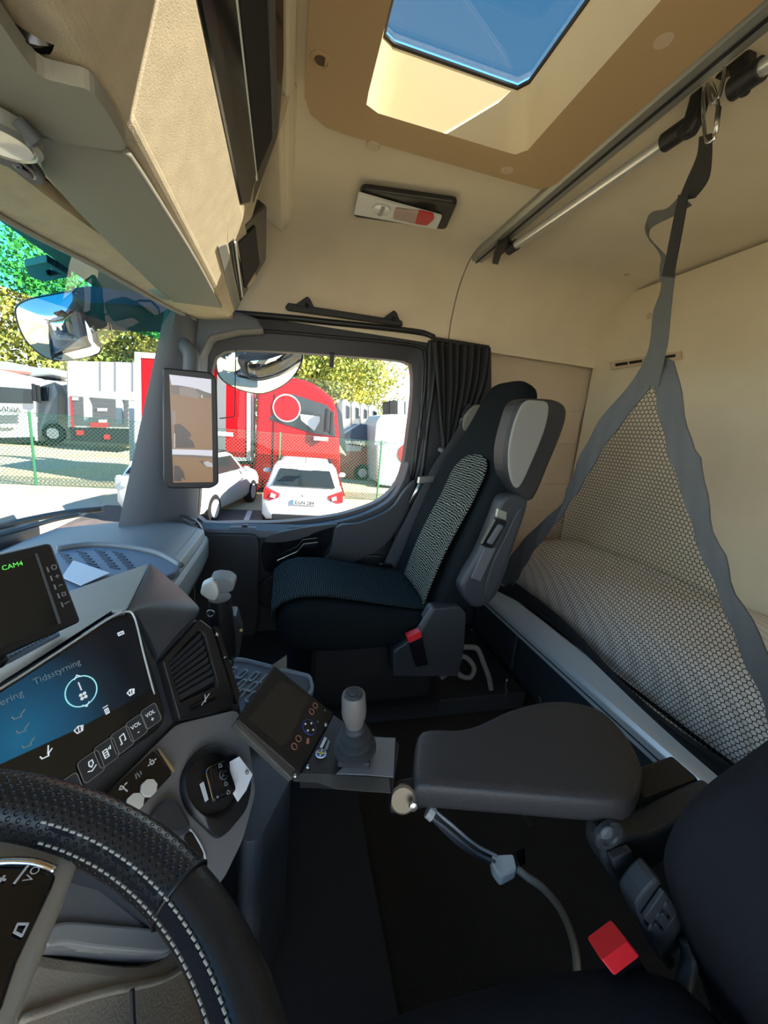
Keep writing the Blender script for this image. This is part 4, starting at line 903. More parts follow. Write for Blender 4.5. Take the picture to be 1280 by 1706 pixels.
# ------------------------------------------------------------------ CAM4 monitor
MP = Pl(P(134, 1035, z=-.285), HD, upv_(16))
M_ = lambda u, v, d=0: MP(u, v, d)
mn = thing('camera_monitor', 'black camera monitor with green channel text standing on the dashboard', 'monitor', P(0, 1090, z=-.30))
G().prism(rnd([M_(-90, 944), M_(86, 904), M_(136, 1036), M_(-90, 1138)], .006), MP.n*-.025).o('housing', 'black_plastic', mn, bevel=.003)
G().prism([M_(-90, 968, .0), M_(58, 928, .0), M_(98, 1038, .0), M_(-90, 1120, .0)], MP.n*.0012).o('screen', 'gloss_black', mn)
G().prism([M_(57, 923, .001), M_(60, 922, .001), M_(100, 1038, .001), M_(96, 1040, .001)], MP.n*.0015).o('groove', 'pillar_grey', mn)
hm = (M_(60, 935)-M_(0, 951)).normalized(); um = MP.n.cross(hm)
text('lettering', 'CAM4', .0080, M_(2, 951, .0014), hm, um, 'print_green', mn)
for k in range(5):
    a = M_(77+k*6.0, 945+k*14.6, .001); b = M_(80+k*6.0, 953+k*14.6, .001)
    bt = G().prism([a-MP.h*.0008, a+MP.h*.0008, b+MP.h*.0008, b-MP.h*.0008], MP.n*.0006).o('key_bar', 'print_grey', mn)
    c = M_(89+k*5.4, 945+k*14.9, .001)
    if k == 0: G().frame([c+(MP.h*math.cos(a_)+MP.u*math.sin(a_))*.0034 for a_ in [2*math.pi*j/16 for j in range(16)]], [c+(MP.h*math.cos(a_)+MP.u*math.sin(a_))*.0024 for a_ in [2*math.pi*j/16 for j in range(16)]], MP.n*.0005).o('power_mark', 'print_grey', mn)
    else: lines('key_mark', [[(-.002, 0, .002, 0), (0, -.002, 0, .002)], [(-.002, 0, .002, 0)], [(-.002, -.002, .002, -.002), (-.002, .002, .002, .002), (-.002, -.002, -.002, .002), (.002, -.002, .002, .002)], [(-.003, 0, .003, .001)]][k-1], c, 'print_grey', .0006, mn, hm, um, MP.n)
G().tube(cr([M_(-30, 1108, -.012), M_(5, 1105, -.012), M_(18, 1098, -.02), M_(8, 1090, -.04)], 4), .007, 8).o('bracket', 'black_plastic', mn, smooth=True)
# paper sheets on the tray
t = G().prism([TZ(103, 962, -.392), TZ(122, 934, -.392), TZ(183, 955, -.392), TZ(135, 976, -.392)], (0, 0, .0012)).o('paper_sheet', 'paper', None, label='folded white paper lying in the dash tray behind the monitor', cat='paper')
# ------------------------------------------------------------------ key fob and tag
kf = thing('key_fob', 'black truck key fob with silver edge lying in the round bowl', 'car key', D_(355, 1310, .005))
fo = rnd([D_(333, 1290, .014), D_(364, 1275, .014), D_(382, 1328, .014), D_(346, 1345, .014)], .008, 5)
G().prism([p-DPp.n*.004 for p in shrink(fo, 1.05)], DPp.n*.005).o('edge', 'chrome', kf, bevel=.001)
G().prism(fo, DPp.n*.009).o('shell', 'gloss_black', kf, bevel=.004, seg=3)
hk = (D_(364, 1275)-D_(333, 1290)).normalized(); uk = DPp.n.cross(hk); c = D_(357, 1303, .0235)
cir = lambda c, r, n=24: [c+(hk*math.cos(2*math.pi*k/n)+uk*math.sin(2*math.pi*k/n))*r for k in range(n)]
eg_ = G().frame(cir(c, .0068), cir(c, .0057), DPp.n*.001)
for k in range(3):
    a = R(90+120*k); dr = hk*math.cos(a)+uk*math.sin(a); sd = DPp.n.cross(dr); eg_.prism([c+sd*.0016, c+dr*.006, c-sd*.0016, c-dr*.0008], DPp.n*.0012)
eg_.o('star_emblem', 'chrome', kf)
for (u, v) in ((352, 1288), (361, 1318), (365, 1332)):
    q = D_(u, v, .0235); lines('lock_mark', [(-.002, -.002, .002, -.002), (-.002, -.002, -.002, .001), (.002, -.002, .002, .001), (-.0015, .001, 0, .003), (0, .003, .0015, .001)], q, 'print_grey', .0005, kf, hk, uk, DPp.n)
t = thing('key_tag', 'crumpled white paper tag tucked beside the key fob', 'tag', D_(392, 1305, .005))
G().prism([D_(372, 1278, .016), D_(384, 1272, .022), D_(396, 1284, .02), D_(406, 1302, .022), D_(398, 1326, .018), D_(388, 1342, .012), D_(380, 1325, .01)], DPp.n*.0015).o('tag_sheet', 'paper', t)
c = D_(396, 1299, .024); G().frame(cir(c, .003, 14), cir(c, .002, 14), DPp.n*.0008).o('eyelet', 'steel', t)
G().prism([D_(326, 1312, .010), D_(332, 1308, .010), D_(340, 1338, .010), D_(335, 1342, .010)], DPp.n*.0015).o('tag_corner', 'paper', t)
# ------------------------------------------------------------------ hand lamp in its dock
t = thing('hand_unit', 'black hand unit with a silver top standing in a dock beside the vent', 'hand lamp', P(370, 1090, y=.93))
U = lambda u, v, y=.92: P(u, v, y=y)
ax0, ax1 = U(375, 1088), U(366, 995)
rings = []
for k in range(8):
    p = ax0.lerp(ax1, k/7); r = .030 if k < 6 else .028
    rings.append([p+V((r*.9*math.cos(a), r*1.2*math.sin(a), 0)) for a in [2*math.pi*j/16 for j in range(16)]])
G().loft(rings).o('grip', 'black_plastic', t, smooth=True, auto=40)
G().prism(rnd([U(333, 990, .885), U(337, 975, .885), U(352, 968, .885), U(362, 976, .885), U(365, 992, .885), U(358, 1003, .885), U(345, 999, .885)], .006), (-.003, .03, .0)).o('silver_front', 'white_plastic', t, bevel=.006, seg=3)
G().prism(rnd([U(346, 968, .90), U(360, 964, .90), U(380, 966, .90), U(391, 975, .90), U(388, 986, .90), U(366, 990, .90)], .008), (0, .06, 0)).o('silver_cap', 'dash_top', t, bevel=.010, seg=3)
G().prism(rnd([U(352, 1032), U(392, 1026), U(402, 1060), U(398, 1096), U(378, 1104), U(354, 1080)], .01), (0, .06, 0)).o('dock', 'dark_plastic', t, bevel=.006)
G().tube([U(351, 1022, .88)+V((.008*math.cos(a), 0, .008*math.sin(a))) for a in [2*math.pi*k/14 for k in range(14)]], .0022, 6, True).o('lanyard_ring', 'steel', t, smooth=True)
G().cyl(U(399, 1052, .90), U(402, 1050, .89), .004, n=8).o('screw', 'steel', t)
# coiled cable
a, b = U(379, 1120, .86), U(394, 1196, .80)
hel = []
for k in range(15*10):
    t_ = k/(15*10); p = a.lerp(b, t_); hel.append(p+V((.009*math.cos(k*2*math.pi/10), .009*math.sin(k*2*math.pi/10), 0)))
G().tube(cr([U(384, 1090, .90), U(388, 1105, .88), a], 4)+hel, .0028, 6).o('coiled_cable', 'rubber', None, smooth=True, label='black coiled cable hanging between the dock and the control box', cat='cable')
# pulled-out tray with ribbed liner
t = thing('pull_out_tray', 'pale blue ribbed drawer tray pulled out below the dashboard', 'tray', P(450, 1140, z=-.72))
K_ = lambda u, v, z=-.70: P(u, v, z=z)
to = rnd([K_(355, 1098), K_(405, 1100), K_(518, 1128), K_(524, 1150), K_(500, 1190), K_(410, 1215), K_(385, 1190)], .015, 4)
G().prism(to, (0, 0, -.012)).o('tray_base', 'tray_blue', t, bevel=.003)
mat('tray_rimblue', (.38, .48, .56), .5)
G().frame(to, [p+V((0, 0, 0)) for p in shrink(to, .93)], (0, 0, .010)).o('tray_rim', 'tray_rimblue', t, bevel=.002)
for i in range(5):
    for j in range(3):
        c = K_(385+i*19-j*2, 1120+i*4+j*17, -.698); L_ = .022; g = G()
        hh = (K_(470, 1150)-K_(380, 1128)).normalized(); uu = V((0, 0, 1)).cross(hh)
        o_ = rnd([c-hh*.008-uu*L_, c+hh*.008-uu*L_, c+hh*.008+uu*L_, c-hh*.008+uu*L_], .008, 4)
        g.frame(o_, shrink(o_, .72), (0, 0, .004)); g.o('liner_rib', 'tray_rimblue', t)
G().prism([P(452, 1110, y=1.02), P(478, 1092, y=1.02), P(478, 1118, y=1.02)], (0, .004, 0)).o('card', 'cable_grey', None, label='small grey card corner sticking up behind the control box', cat='card')
# ================================================================== MIRROR SCREEN ON THE PILLAR
ms = thing('mirror_display', 'upright black camera mirror screen on the pillar showing the yard behind', 'mirror screen', P(315, 810, y=1.44))
MY = 1.44
RP = Pl(P(315, 710, y=MY), (.97, .24, 0), (0, 0, 1))
R_ = lambda u, v, d=0: RP(u, v, d)
G().prism(rnd([R_(271, 612), R_(352, 620), R_(362, 632), R_(365, 806), R_(352, 814), R_(280, 814), R_(272, 800)], .012, 4), RP.n*-.045).o('housing', 'black_plastic', ms, bevel=.005)
G().tube([R_(272, 625, -.004), R_(274, 720, -.004), R_(279, 808, -.004)], .0025, 6).o('side_trim', 'pillar_grey', ms, smooth=True)
mat('pic_ground', (.06, .036, .02), .3, emit=.10, ec=(.62, .36, .18)); mat('pic_sky', (.3, .3, .34), .3, emit=.2, ec=(.62, .60, .66)); mat('pic_dark', (.05, .04, .04), .3, emit=.05, ec=(.28, .22, .2)); mat('pic_white', (.3, .3, .3), .3, emit=.25); mat('pic_mid', (.12, .09, .08), .3, emit=.12, ec=(.42, .34, .30)); mat('pic_trees', (.08, .07, .06), .3, emit=.10, ec=(.3, .24, .2))
S = [R_(282, 624, .0006), R_(352, 632, .0006), R_(355, 803, .0006), R_(289, 804, .0006)]
pic = G().prism(S, RP.n*.001).o('screen', 'pic_ground', ms)
def pc(px, m, d=.0018): G().prism([R_(u, v, d) for u, v in px], RP.n*.0003).o('picture', m, pic)
pc([(282, 624), (352, 632), (352, 657), (330, 648), (286, 642)], 'pic_sky'); pc([(284, 641), (297, 642), (316, 645), (330, 649), (352, 656), (352, 664), (330, 662), (300, 658), (285, 656)], 'pic_trees', .0020)
pc([(299, 645), (322, 646), (334, 658), (330, 664), (299, 658)], 'pic_mid', .0023); pc([(335, 658), (338, 658), (338, 663), (335, 663)], 'pic_white', .0024)
pc([(291, 707), (300, 706), (310, 714), (318, 722), (319, 727), (314, 729), (322, 736), (325, 746), (290, 746)], 'pic_dark'); pc([(287, 685), (293, 684), (293, 706), (288, 708)], 'pic_mid')
pc([(290, 722), (292, 722), (292, 746), (290, 746)], 'pic_white', .0021); pc([(287, 748), (354, 750), (354, 760), (325, 758), (287, 757)], 'pic_sky'); pc([(287, 757), (325, 758), (354, 761), (354, 764), (287, 760)], 'pic_trees', .0020)
pc([(338, 770), (346, 768), (354, 772), (354, 778), (344, 777)], 'pic_white'); pc([(332, 768), (339, 768), (345, 776), (338, 773)], 'pic_dark'); pc([(290, 775), (298, 776), (306, 786), (309, 800), (303, 795), (302, 802), (290, 801)], 'pic_dark')
# thin stay and hook in front of the side window
t = G().tube([P(393, 580, y=1.69), P(392, 640, y=1.69), P(391, 692, y=1.69), P(389, 695, y=1.69), P(366, 697, y=1.69)], .0022, 6).o('wire_stay', 'black_plastic', None, label='thin black bent wire stay in front of the door window', cat='wire')
# ================================================================== STEERING WHEEL
AL, BE = R(21.9), R(-5.6); WC = V((-.181, .077, -.276)); E1 = V((0, math.cos(BE), math.sin(BE))); WN = V((math.sin(AL), 0, math.cos(AL))); WN = (WN-E1*WN.dot(E1)).normalized(); E2 = WN.cross(E1)
WP = Pl(WC, E1, E2)
W_ = lambda u, v, d=0: WC+((ray(u, v)*((WC+WN*d).dot(WN)/ray(u, v).dot(WN)))-WC)
sw_ = thing('steering_wheel', 'black leather steering wheel, perforated at the top, with grey spoke', 'steering wheel', WC-WN*.12)
RC, RT = .2105, .0200
def wang(u, v):
    q = W_(u, v)-WC; return math.degrees(math.atan2(q.dot(E2), q.dot(E1)))
AB, AS = wang(300, 1490), wang(150, 1432)+13
def rimring(th, rt, n=20):
    d = E1*math.cos(th)+E2*math.sin(th); c = WC+d*RC
    return [c+(d*math.cos(a)+WN*math.sin(a))*rt for a in [2*math.pi*k/n for k in range(n)]]
def rimarc(a0, a1, rt, name, m, n=60, uvs=False):
    rings = [rimring(R(a0+(a1-a0)*k/n), rt) for k in range(n+1)]
    g = G().loft(rings)
    uv = None
    if uvs: uv = [(R(a0+(a1-a0)*k/n)*RC, (j if j <= 10 else j)*2*math.pi/20*rt) for k in range(n+1) for j in range(20)]
    return mk(name, g.v, g.f, m, sw_, smooth=True, auto=50, uv=uv)
m = mat('perforated', (.016, .016, .018), .32); t = m.node_tree; b = t.nodes['Principled BSDF']
uvn = t.nodes.new('ShaderNodeUVMap'); uvn.uv_map = 'UVMap'; mp = t.nodes.new('ShaderNodeMapping'); mp.inputs['Scale'].default_value = (200, 200, 200); mp.inputs['Rotation'].default_value = (0, 0, R(45))
vo_ = t.nodes.new('ShaderNodeTexVoronoi'); vo_.voronoi_dimensions = '2D'; vo_.inputs['Randomness'].default_value = 0; vo_.inputs['Scale'].default_value = 1
mr = t.nodes.new('ShaderNodeMapRange'); mr.inputs[1].default_value = .18; mr.inputs[2].default_value = .34
bpn = t.nodes.new('ShaderNodeBump'); bpn.inputs['Strength'].default_value = .9; bpn.inputs['Distance'].default_value = .0015
t.links.new(uvn.outputs[0], mp.inputs[0]); t.links.new(mp.outputs[0], vo_.inputs['Vector']); t.links.new(vo_.outputs['Distance'], mr.inputs[0]); t.links.new(mr.outputs[0], bpn.inputs['Height']); t.links.new(bpn.outputs[0], b.inputs['Normal'])
rimarc(AB, 207, RT+.0012, 'perforated_rim', 'perforated', 90, True)
rimarc(207, 360+AB, RT, 'smooth_rim', 'leather', 60)
def rimpt(th, ph, r): 
    d = E1*math.cos(th)+E2*math.sin(th); return WC+d*RC+(d*math.cos(ph)+WN*math.sin(ph))*r
g = G()
for ph, a0, a1 in ((146, -100, AS), (178, -100, AS-2)):
    a = a0
    while a < a1:
        g.cyl(rimpt(R(a), R(ph), RT+.0016), rimpt(R(a+1.0), R(ph+1), RT+.0016), .0009, n=6); a += 1.55
mat('thread', (.45, .43, .38), .8)
g.o('stitching', 'thread', sw_, kind='stuff')
rings = [[rimpt(R(a), R(ph), RT+.0008+(.0004*random.random())) for ph in range(150, 177, 5)] for a in range(-100, int(AS)-2, 2)]
G().loft(rings, False, False, False).o('seam_strip', 'seat_black', sw_, smooth=True)
for a in (AB,):
    G().tube([rimpt(R(a), R(p), RT+.0014) for p in range(0, 360, 20)], .0012, 6, True).o('seam_ring', 'leather', sw_, smooth=True)
# spoke
sp_o = cr([W_(-60, 1402, -.006), W_(0, 1386, -.006), W_(60, 1384, -.006), W_(118, 1400, -.006), W_(136, 1416, -.006), W_(130, 1440, -.006), W_(100, 1520, -.006), W_(60, 1620, -.006), W_(20, 1712, -.006), W_(-20, 1790, -.006), W_(-140, 1790, -.006), W_(-140, 1430, -.006)], 3, True)
spk = G().prism(sp_o, WN*-.022).o('spoke', 'spoke_grey', sw_, bevel=.006, seg=3)
bi_ = cr([W_(-60, 1452, -.004), W_(0, 1442, -.004), W_(60, 1444, -.004), W_(90, 1454, -.004), W_(92, 1466, -.004), W_(72, 1510, -.004), W_(30, 1600, -.004), W_(-10, 1700, -.004), W_(-100, 1720, -.004)], 3, True)
G().prism(bi_, WN*-.004).o('switch_panel', 'gloss_black', spk, bevel=.002)
G().tube(cr([W_(-50, 1446, -.003), W_(0, 1436, -.003), W_(55, 1437, -.003), W_(92, 1450, -.003)], 5), .0025, 8).o('chrome_strip', 'chrome', spk, smooth=True)
hw_ = (W_(60, 1462)-W_(20, 1455)).normalized(); hw2 = (W_(66, 1452)-W_(50, 1474)).normalized()
text('lettering', 'VOL', .0075, W_(50, 1472, -.0028), hw2, WN.cross(hw2), 'print_white', spk)
lines('switch_mark', [(-.006, 0, .006, 0)], W_(36, 1456, -.0028), 'print_white', .0007, spk, hw2, WN.cross(hw2), WN)
lines('switch_mark', [(-.002, 0, .002, 0), (0, -.002, 0, .002)], W_(3, 1465, -.0028), 'print_white', .0006, spk, hw2, WN.cross(hw2), WN)
lines('switch_mark', [(-.003, -.003, .003, -.002), (.003, -.002, .002, .003), (.002, .003, -.002, .002), (-.002, .002, -.003, -.003)], W_(34, 1548, -.0028), 'print_white', .0006, spk, hw2, WN.cross(hw2), WN)
G().lathe(WC-WN*.03, WN, [(.075, -.03), (.08, 0), (.07, .022), (.03, .03), (0, .031)], 32).o('hub', 'dark_plastic', sw_, smooth=True, auto=50)
G().cyl(WC-WN*.30, WC-WN*.05, .04, n=20).o('column', 'dark_plastic', sw_, smooth=True, auto=40)
# ================================================================== DRIVER'S SEAT
dr = thing('driver_seat', 'black fabric driver seat with side controls in the lower right corner', 'seat', (.35, 0, -1.0))
YD = 0.0
def ring_d(x, hw, zt, zb, dip):
    out = []; n = 28
    for k in range(n):
        a = 2*math.pi*k/n; c_, s__ = math.cos(a), math.sin(a)
        yy = hw*math.copysign(abs(c_)**.45, c_); zz = math.copysign(abs(s__)**.55, s__)
        out.append(V((x, YD+yy, (zt+zb)/2+zz*(zt-zb)/2+(dip*(abs(yy)/hw)**3-dip*.5 if s__ > 0 else 0))))
    return out
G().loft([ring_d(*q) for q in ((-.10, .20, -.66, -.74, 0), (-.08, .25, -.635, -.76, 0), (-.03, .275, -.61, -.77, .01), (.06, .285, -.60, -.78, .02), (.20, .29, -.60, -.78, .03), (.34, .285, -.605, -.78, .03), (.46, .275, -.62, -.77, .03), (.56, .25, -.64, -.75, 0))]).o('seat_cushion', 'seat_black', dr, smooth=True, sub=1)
BPx = lambda u, v, y=.285: P(u, v, y=y)
bpo = [BPx(1280, 1215), BPx(1215, 1262), BPx(1165, 1300), BPx(1120, 1352), BPx(1096, 1410), BPx(1100, 1460), BPx(1118, 1515), BPx(1150, 1600), BPx(1180, 1690)]
bpo = cr(bpo, 4)
rings = []
for (y, e_) in ((.285, .90), (.28, .97), (.255, 1.0), (.1, 1.0), (-.1, 1.0), (-.255, 1.0), (-.28, .96)):
    c0 = V((.66, 0, -.55))
    r_ = [V((c0.x+(p.x-c0.x)*e_, y, c0.z+(p.z-c0.z)*e_)) for p in bpo]
    r_ += [V((.76, y, -.80)), V((.76, y, -.30))]
    rings.append(r_)
G().loft(rings).o('backrest', 'seat_black', dr, smooth=True, auto=60, bevel=.0)
G().loft([ring_d(*q) for q in ()]) if False else None
G().prism([V((.60, -.20, -.34)), V((.72, -.20, .12)), V((.80, -.20, .14)), V((.78, -.20, -.34))], (0, .40, 0)).o('upper_backrest', 'seat_black', dr, bevel=.04, seg=3)
G().box((.25, 0, -.90), (.44, .40, .19)).o('suspension', 'black_plastic', dr, bevel=.02)
# side control panel
sp = G().prism(cr([BPx(1095, 1466, .30), BPx(1108, 1480, .30), BPx(1150, 1548, .30), BPx(1138, 1580, .30), BPx(1118, 1618, .30), BPx(1090, 1576, .30), BPx(1062, 1522, .30), BPx(1066, 1498, .30)], 4, True), (0, .03, 0)).o('control_panel', 'seat_plastic', dr, bevel=.006)
B3 = lambda u, v: P(u, v, y=.298)
for px in (((1100, 1476), (1109, 1488), (1078, 1535), (1068, 1522)), ((1112, 1492), (1124, 1510), (1114, 1524), (1102, 1508)), ((1100, 1512), (1110, 1527), (1100, 1540), (1090, 1526)), ((1088, 1530), (1098, 1543), (1088, 1558), (1078, 1542))):
    G().prism(rnd([B3(*q) for q in px], .003), (0, -.006, 0)).o('seat_button', 'dark_plastic', sp, bevel=.002)
G().prism(rnd([B3(1124, 1514), B3(1134, 1532), B3(1110, 1572), B3(1094, 1556)], .004), (0, -.005, 0)).o('seat_lever', 'dark_plastic', sp, bevel=.002)
for (u, v) in ((1110, 1508), (1097, 1526), (1084, 1545)):
    G().ball(P(u, v, y=.292), (.005, .002, .007)).o('button_dimple', 'seat_plastic', sp, smooth=True)
G().tube(cr([P(1145, 1565, y=.29), P(1150, 1600, y=.28), P(1142, 1640, y=.27), P(1150, 1660, y=.27)], 5), .011, 8).o('adjust_lever', 'dark_plastic', dr, smooth=True)
# buckle
bkd = thing('belt_buckle', 'black seat belt buckle with red button beside the driver seat cushion', 'belt buckle', P(1020, 1600, z=-.72))
Z6 = lambda u, v, z=-.60: P(u, v, z=z)
G().prism(rnd([Z6(978, 1562), Z6(1018, 1532), Z6(1046, 1568), Z6(1002, 1600)], .004), (.012, -.01, -.012)).o('release_button', 'red_plastic', bkd, bevel=.004)
G().prism(rnd([Z6(982, 1572, -.61), Z6(1020, 1545, -.61), Z6(1050, 1570, -.61), Z6(1006, 1606, -.61)], .006), (.05, -.02, -.07)).o('body', 'gloss_black', bkd, bevel=.006)
# ------------------------------------------------------------------ armrest
ZA = -.50
A_ = lambda u, v, z=ZA: P(u, v, z=z)
arm_t = thing('armrest', 'wide black padded armrest holding the control box next to the driver seat', 'armrest', A_(900, 1300, -.56))
po = cr([A_(690, 1302), A_(690, 1270), A_(696, 1224), A_(712, 1216), A_(760, 1216), A_(800, 1205), A_(850, 1182), A_(900, 1169), A_(950, 1167), A_(1000, 1180), A_(1035, 1210), A_(1060, 1245), A_(1074, 1285), A_(1064, 1322), A_(1045, 1336), A_(980, 1334), A_(850, 1323), A_(740, 1314), A_(700, 1310)], 4, True)
def arng(e_, dz): 
    c0 = sum(po, V())/len(po); return [V((c0.x+(p.x-c0.x)*e_, c0.y+(p.y-c0.y)*e_, p.z+dz)) for p in po]
G().loft([arng(.3, .002), arng(.8, .002), arng(.94, .001), arng(.975, -.002), arng(.995, -.008), arng(1.0, -.016), arng(1.0, -.030), arng(.97, -.038), arng(.8, -.042)]).o('pad', 'armrest_black', arm_t, smooth=True, auto=75)
# hinge at the rear
YH = .40
HH = lambda u, v, y=YH: P(u, v, y=y)
hg = G().prism(cr([HH(976, 1362), HH(1000, 1352), HH(1050, 1350), HH(1100, 1325), HH(1165, 1296), HH(1168, 1312), HH(1130, 1345), HH(1090, 1385), HH(1062, 1400), HH(1040, 1420), HH(1022, 1440), HH(1000, 1432), HH(975, 1395)], 4, True), (0, -.04, 0)).o('hinge_arm', 'seat_plastic', arm_t, bevel=.010, seg=3)
G().lathe(HH(1010, 1386, .36), (0, -1, 0), [(.024, 0), (.024, .006), (.020, .010), (.014, .010), (.012, .007), (0, .007)], 24).o('hinge_cap', 'dark_plastic', hg, smooth=True, auto=30)
G().lathe(HH(1010, 1386, .35), (0, -1, 0), [(.011, 0), (.011, .002), (.007, .005), (0, .005)], 18).o('hinge_bolt', 'pillar_grey', hg, smooth=True, auto=30)
G().prism(rnd([HH(1010, 1418, .358), HH(1044, 1404, .358), HH(1046, 1420, .358), HH(1016, 1436, .358)], .004), (0, -.012, 0)).o('hinge_tab', 'dark_plastic', hg, bevel=.003)
G().prism([HH(1075, 1330), HH(1165, 1296), HH(1170, 1330), HH(1120, 1400), HH(1090, 1395)], (0, .05, 0)).o('hinge_bracket', 'black_plastic', arm_t, bevel=.006)
# pivot plate and screw at the front
G().lathe(A_(671, 1330, -.525), (-.2, -.9, .35), [(.020, 0), (.020, .004), (.017, .006), (0, .006)], 24).o('pivot_plate', 'plate_beige', arm_t, smooth=True, auto=30)
G().lathe(A_(687, 1341, -.520), (0, -1, .3), [(.006, 0), (.006, .006), (0, .007)], 8).o('pivot_screw', 'steel', arm_t, smooth=True, auto=30)
G().box(A_(700, 1320, -.535), (.10, .03, .03)).o('pivot_bar', 'black_plastic', arm_t, bevel=.004)
# ------------------------------------------------------------------ crane control box
cbx = thing('control_box', 'grey metal control box with dark display and joystick on the armrest', 'control box', A_(600, 1290, -.54))
b_o = [A_(501, 1289), A_(556, 1190), A_(600, 1222), A_(659, 1230), A_(664, 1240), A_(656, 1300), A_(648, 1296)]
G().prism(b_o, (0, 0, -.012)).o('base_plate', 'box_black', cbx, bevel=.002)
G().prism([A_(625, 1229, -.4995), A_(659, 1230, -.4995), A_(656, 1296, -.4995), A_(612, 1292, -.4995), A_(560, 1290, -.4995)], (0, 0, .0012)).o('top_plate', 'fascia_grey', cbx, bevel=.0005)
G().prism([A_(488, 1296), A_(501, 1288), A_(560, 1290), A_(649, 1296), A_(652, 1322), A_(560, 1315), A_(530, 1304), A_(489, 1302)], (0, .004, -.004)).o('front_skirt', 'box_grey', cbx, bevel=.001)
G().prism([A_(649, 1296), A_(661, 1236), A_(666, 1240), A_(653, 1326)], (0, 0, -.028)).o('side_skirt', 'box_black', cbx, bevel=.001)
G().prism([A_(501, 1289, -.508), A_(556, 1200, -.508), A_(655, 1240, -.508), A_(648, 1296, -.508)], (0, 0, -.025)).o('core', 'box_black', cbx)
pA, pD, pB = A_(501, 1289), A_(556, 1190), P(395, 1195, z=-.43)
XP = Pl(pA, pD-pA, pA-pB)
if XP.n.z < 0: XP = Pl(pA, pA-pD, pA-pB)
X_ = lambda u, v, d=0: XP(u, v, d)
ds_ = [X_(500, 1289), X_(396, 1198), X_(457, 1108), X_(556, 1188)]
dp_ = G().prism(rnd(ds_, .003), XP.n*-.014).o('display_case', 'box_black', cbx, bevel=.002)
G().prism([X_(488, 1296, -.002), X_(500, 1288, -.002), X_(396, 1197, -.002), X_(392, 1204, -.004)], XP.n*-.010).o('case_edge', 'box_grey', dp_, bevel=.001)
mat('dead_screen', (.028, .026, .022), .25)
G().prism([X_(414, 1198, .0), X_(467, 1132, .0), X_(515, 1164, .0), X_(478, 1240, .0), X_(467, 1242, 0)], XP.n*.0008).o('screen', 'dead_screen', dp_)
def dot(c, r, m, name, w=None, n=18, par=dp_, pl=XP):
    hh, uu = pl.h, pl.u; ri = lambda q: [c+(hh*math.cos(2*math.pi*k/n)+uu*math.sin(2*math.pi*k/n))*q for k in range(n)]
    (G().frame(ri(r), ri(r-w), pl.n*.0008) if w else G().prism(ri(r), pl.n*.001)).o(name, m, par)
for (u, v) in ((525, 1176), (519, 1186), (497, 1231), (490, 1244)): dot(X_(u, v, .0006), .0052, 'print_copper', 'push_button', .0010)
dot(X_(515, 1212, .0003), .0125, 'box_black', 'navigation_pad')
dot(X_(515, 1212, .0006), .0130, 'print_blue', 'pad_ring', .0006)
for (u, v) in ((508, 1207), (518, 1206), (512, 1218), (521, 1217)): dot(X_(u, v, .0014), .0016, 'print_white', 'led', n=8)
for (u, v) in ((529, 1203), (541, 1184), (544, 1208)): dot(X_(u, v, .0006), .0014, 'print_grey', 'rivet', n=8)
G().prism([X_(511, 1230, .0006), X_(515, 1231, .0006), X_(514, 1240, .0006), X_(510, 1239, .0006)], XP.n*.0006).o('indicator', 'print_copper', dp_)
# maker's badge: round yellow and blue cross with two short lines of lettering
BPl = Pl(A_(535, 1256, -.4985), (1, 0, 0), (0, 1, 0))
bd = lambda u, v: A_(u, v, -.4986)
c = bd(535, 1256)
dot(c, .0085, 'print_white', 'badge', par=cbx, pl=BPl); dot(c+V((0, 0, .0011)), .0068, 'print_blue', 'badge_field', par=cbx, pl=BPl)
hb2 = (bd(542, 1230)-bd(535, 1250)).normalized(); ub2 = V((0, 0, 1)).cross(hb2)
lines('badge_cross', [(-.006, 0, .006, 0), (0, -.006, 0, .006)], c+V((0, 0, .0022)), 'print_yellow', .0011, cbx, hb2, ub2, V((0, 0, 1)))
G().prism([bd(533, 1245), bd(541, 1228), bd(545, 1230), bd(537, 1247)], (0, 0, .0006)).o('badge_lettering', 'print_white', cbx)
G().prism([bd(541, 1248), bd(547, 1233), bd(550, 1235), bd(545, 1250)], (0, 0, .0006)).o('badge_lettering', 'print_grey', cbx)
for (u, v) in ((513, 1278), (492, 1293), (543, 1208)):
    G().ball(A_(u, v, -.497), .0035, 8, 6).o('screw', 'steel', cbx, smooth=True)
# joystick
js = thing('joystick', 'grey joystick with a rubber boot on the control box', 'joystick', A_(594, 1262, -.498))
jb = A_(592, 1256, -.496)
G().prism(rnd([A_(562, 1268, -.488), A_(574, 1240, -.488), A_(622, 1242, -.488), A_(617, 1272, -.488)], .004), (0, 0, -.012)).o('collar', 'rubber', js, bevel=.003)
ax_ = V((-.10, -.02, 1)).normalized()
pf = [(.030, .008), (.033, .012), (.033, .016), (.024, .020), (.028, .024), (.028, .028), (.020, .032), (.0235, .036), (.0235, .040), (.015, .044), (.0185, .048), (.018, .052), (.013, .056), (.013, .060)]
G().lathe(jb, ax_, pf, 28).o('boot', 'rubber', js, smooth=True, auto=50)
G().lathe(jb, ax_, [(.013, .052), (.0145, .062), (.0175, .070), (.0188, .078), (.0178, .106), (.0165, .110), (0, .110)], 28).o('knob', 'knob_grey', js, smooth=True, auto=50)
G().lathe(jb, ax_, [(.0138, .109), (.0138, .1115), (.0118, .113), (.007, .1125), (.006, .114), (0, .114)], 24).o('thumb_button', 'rubber', js, smooth=True, auto=40)
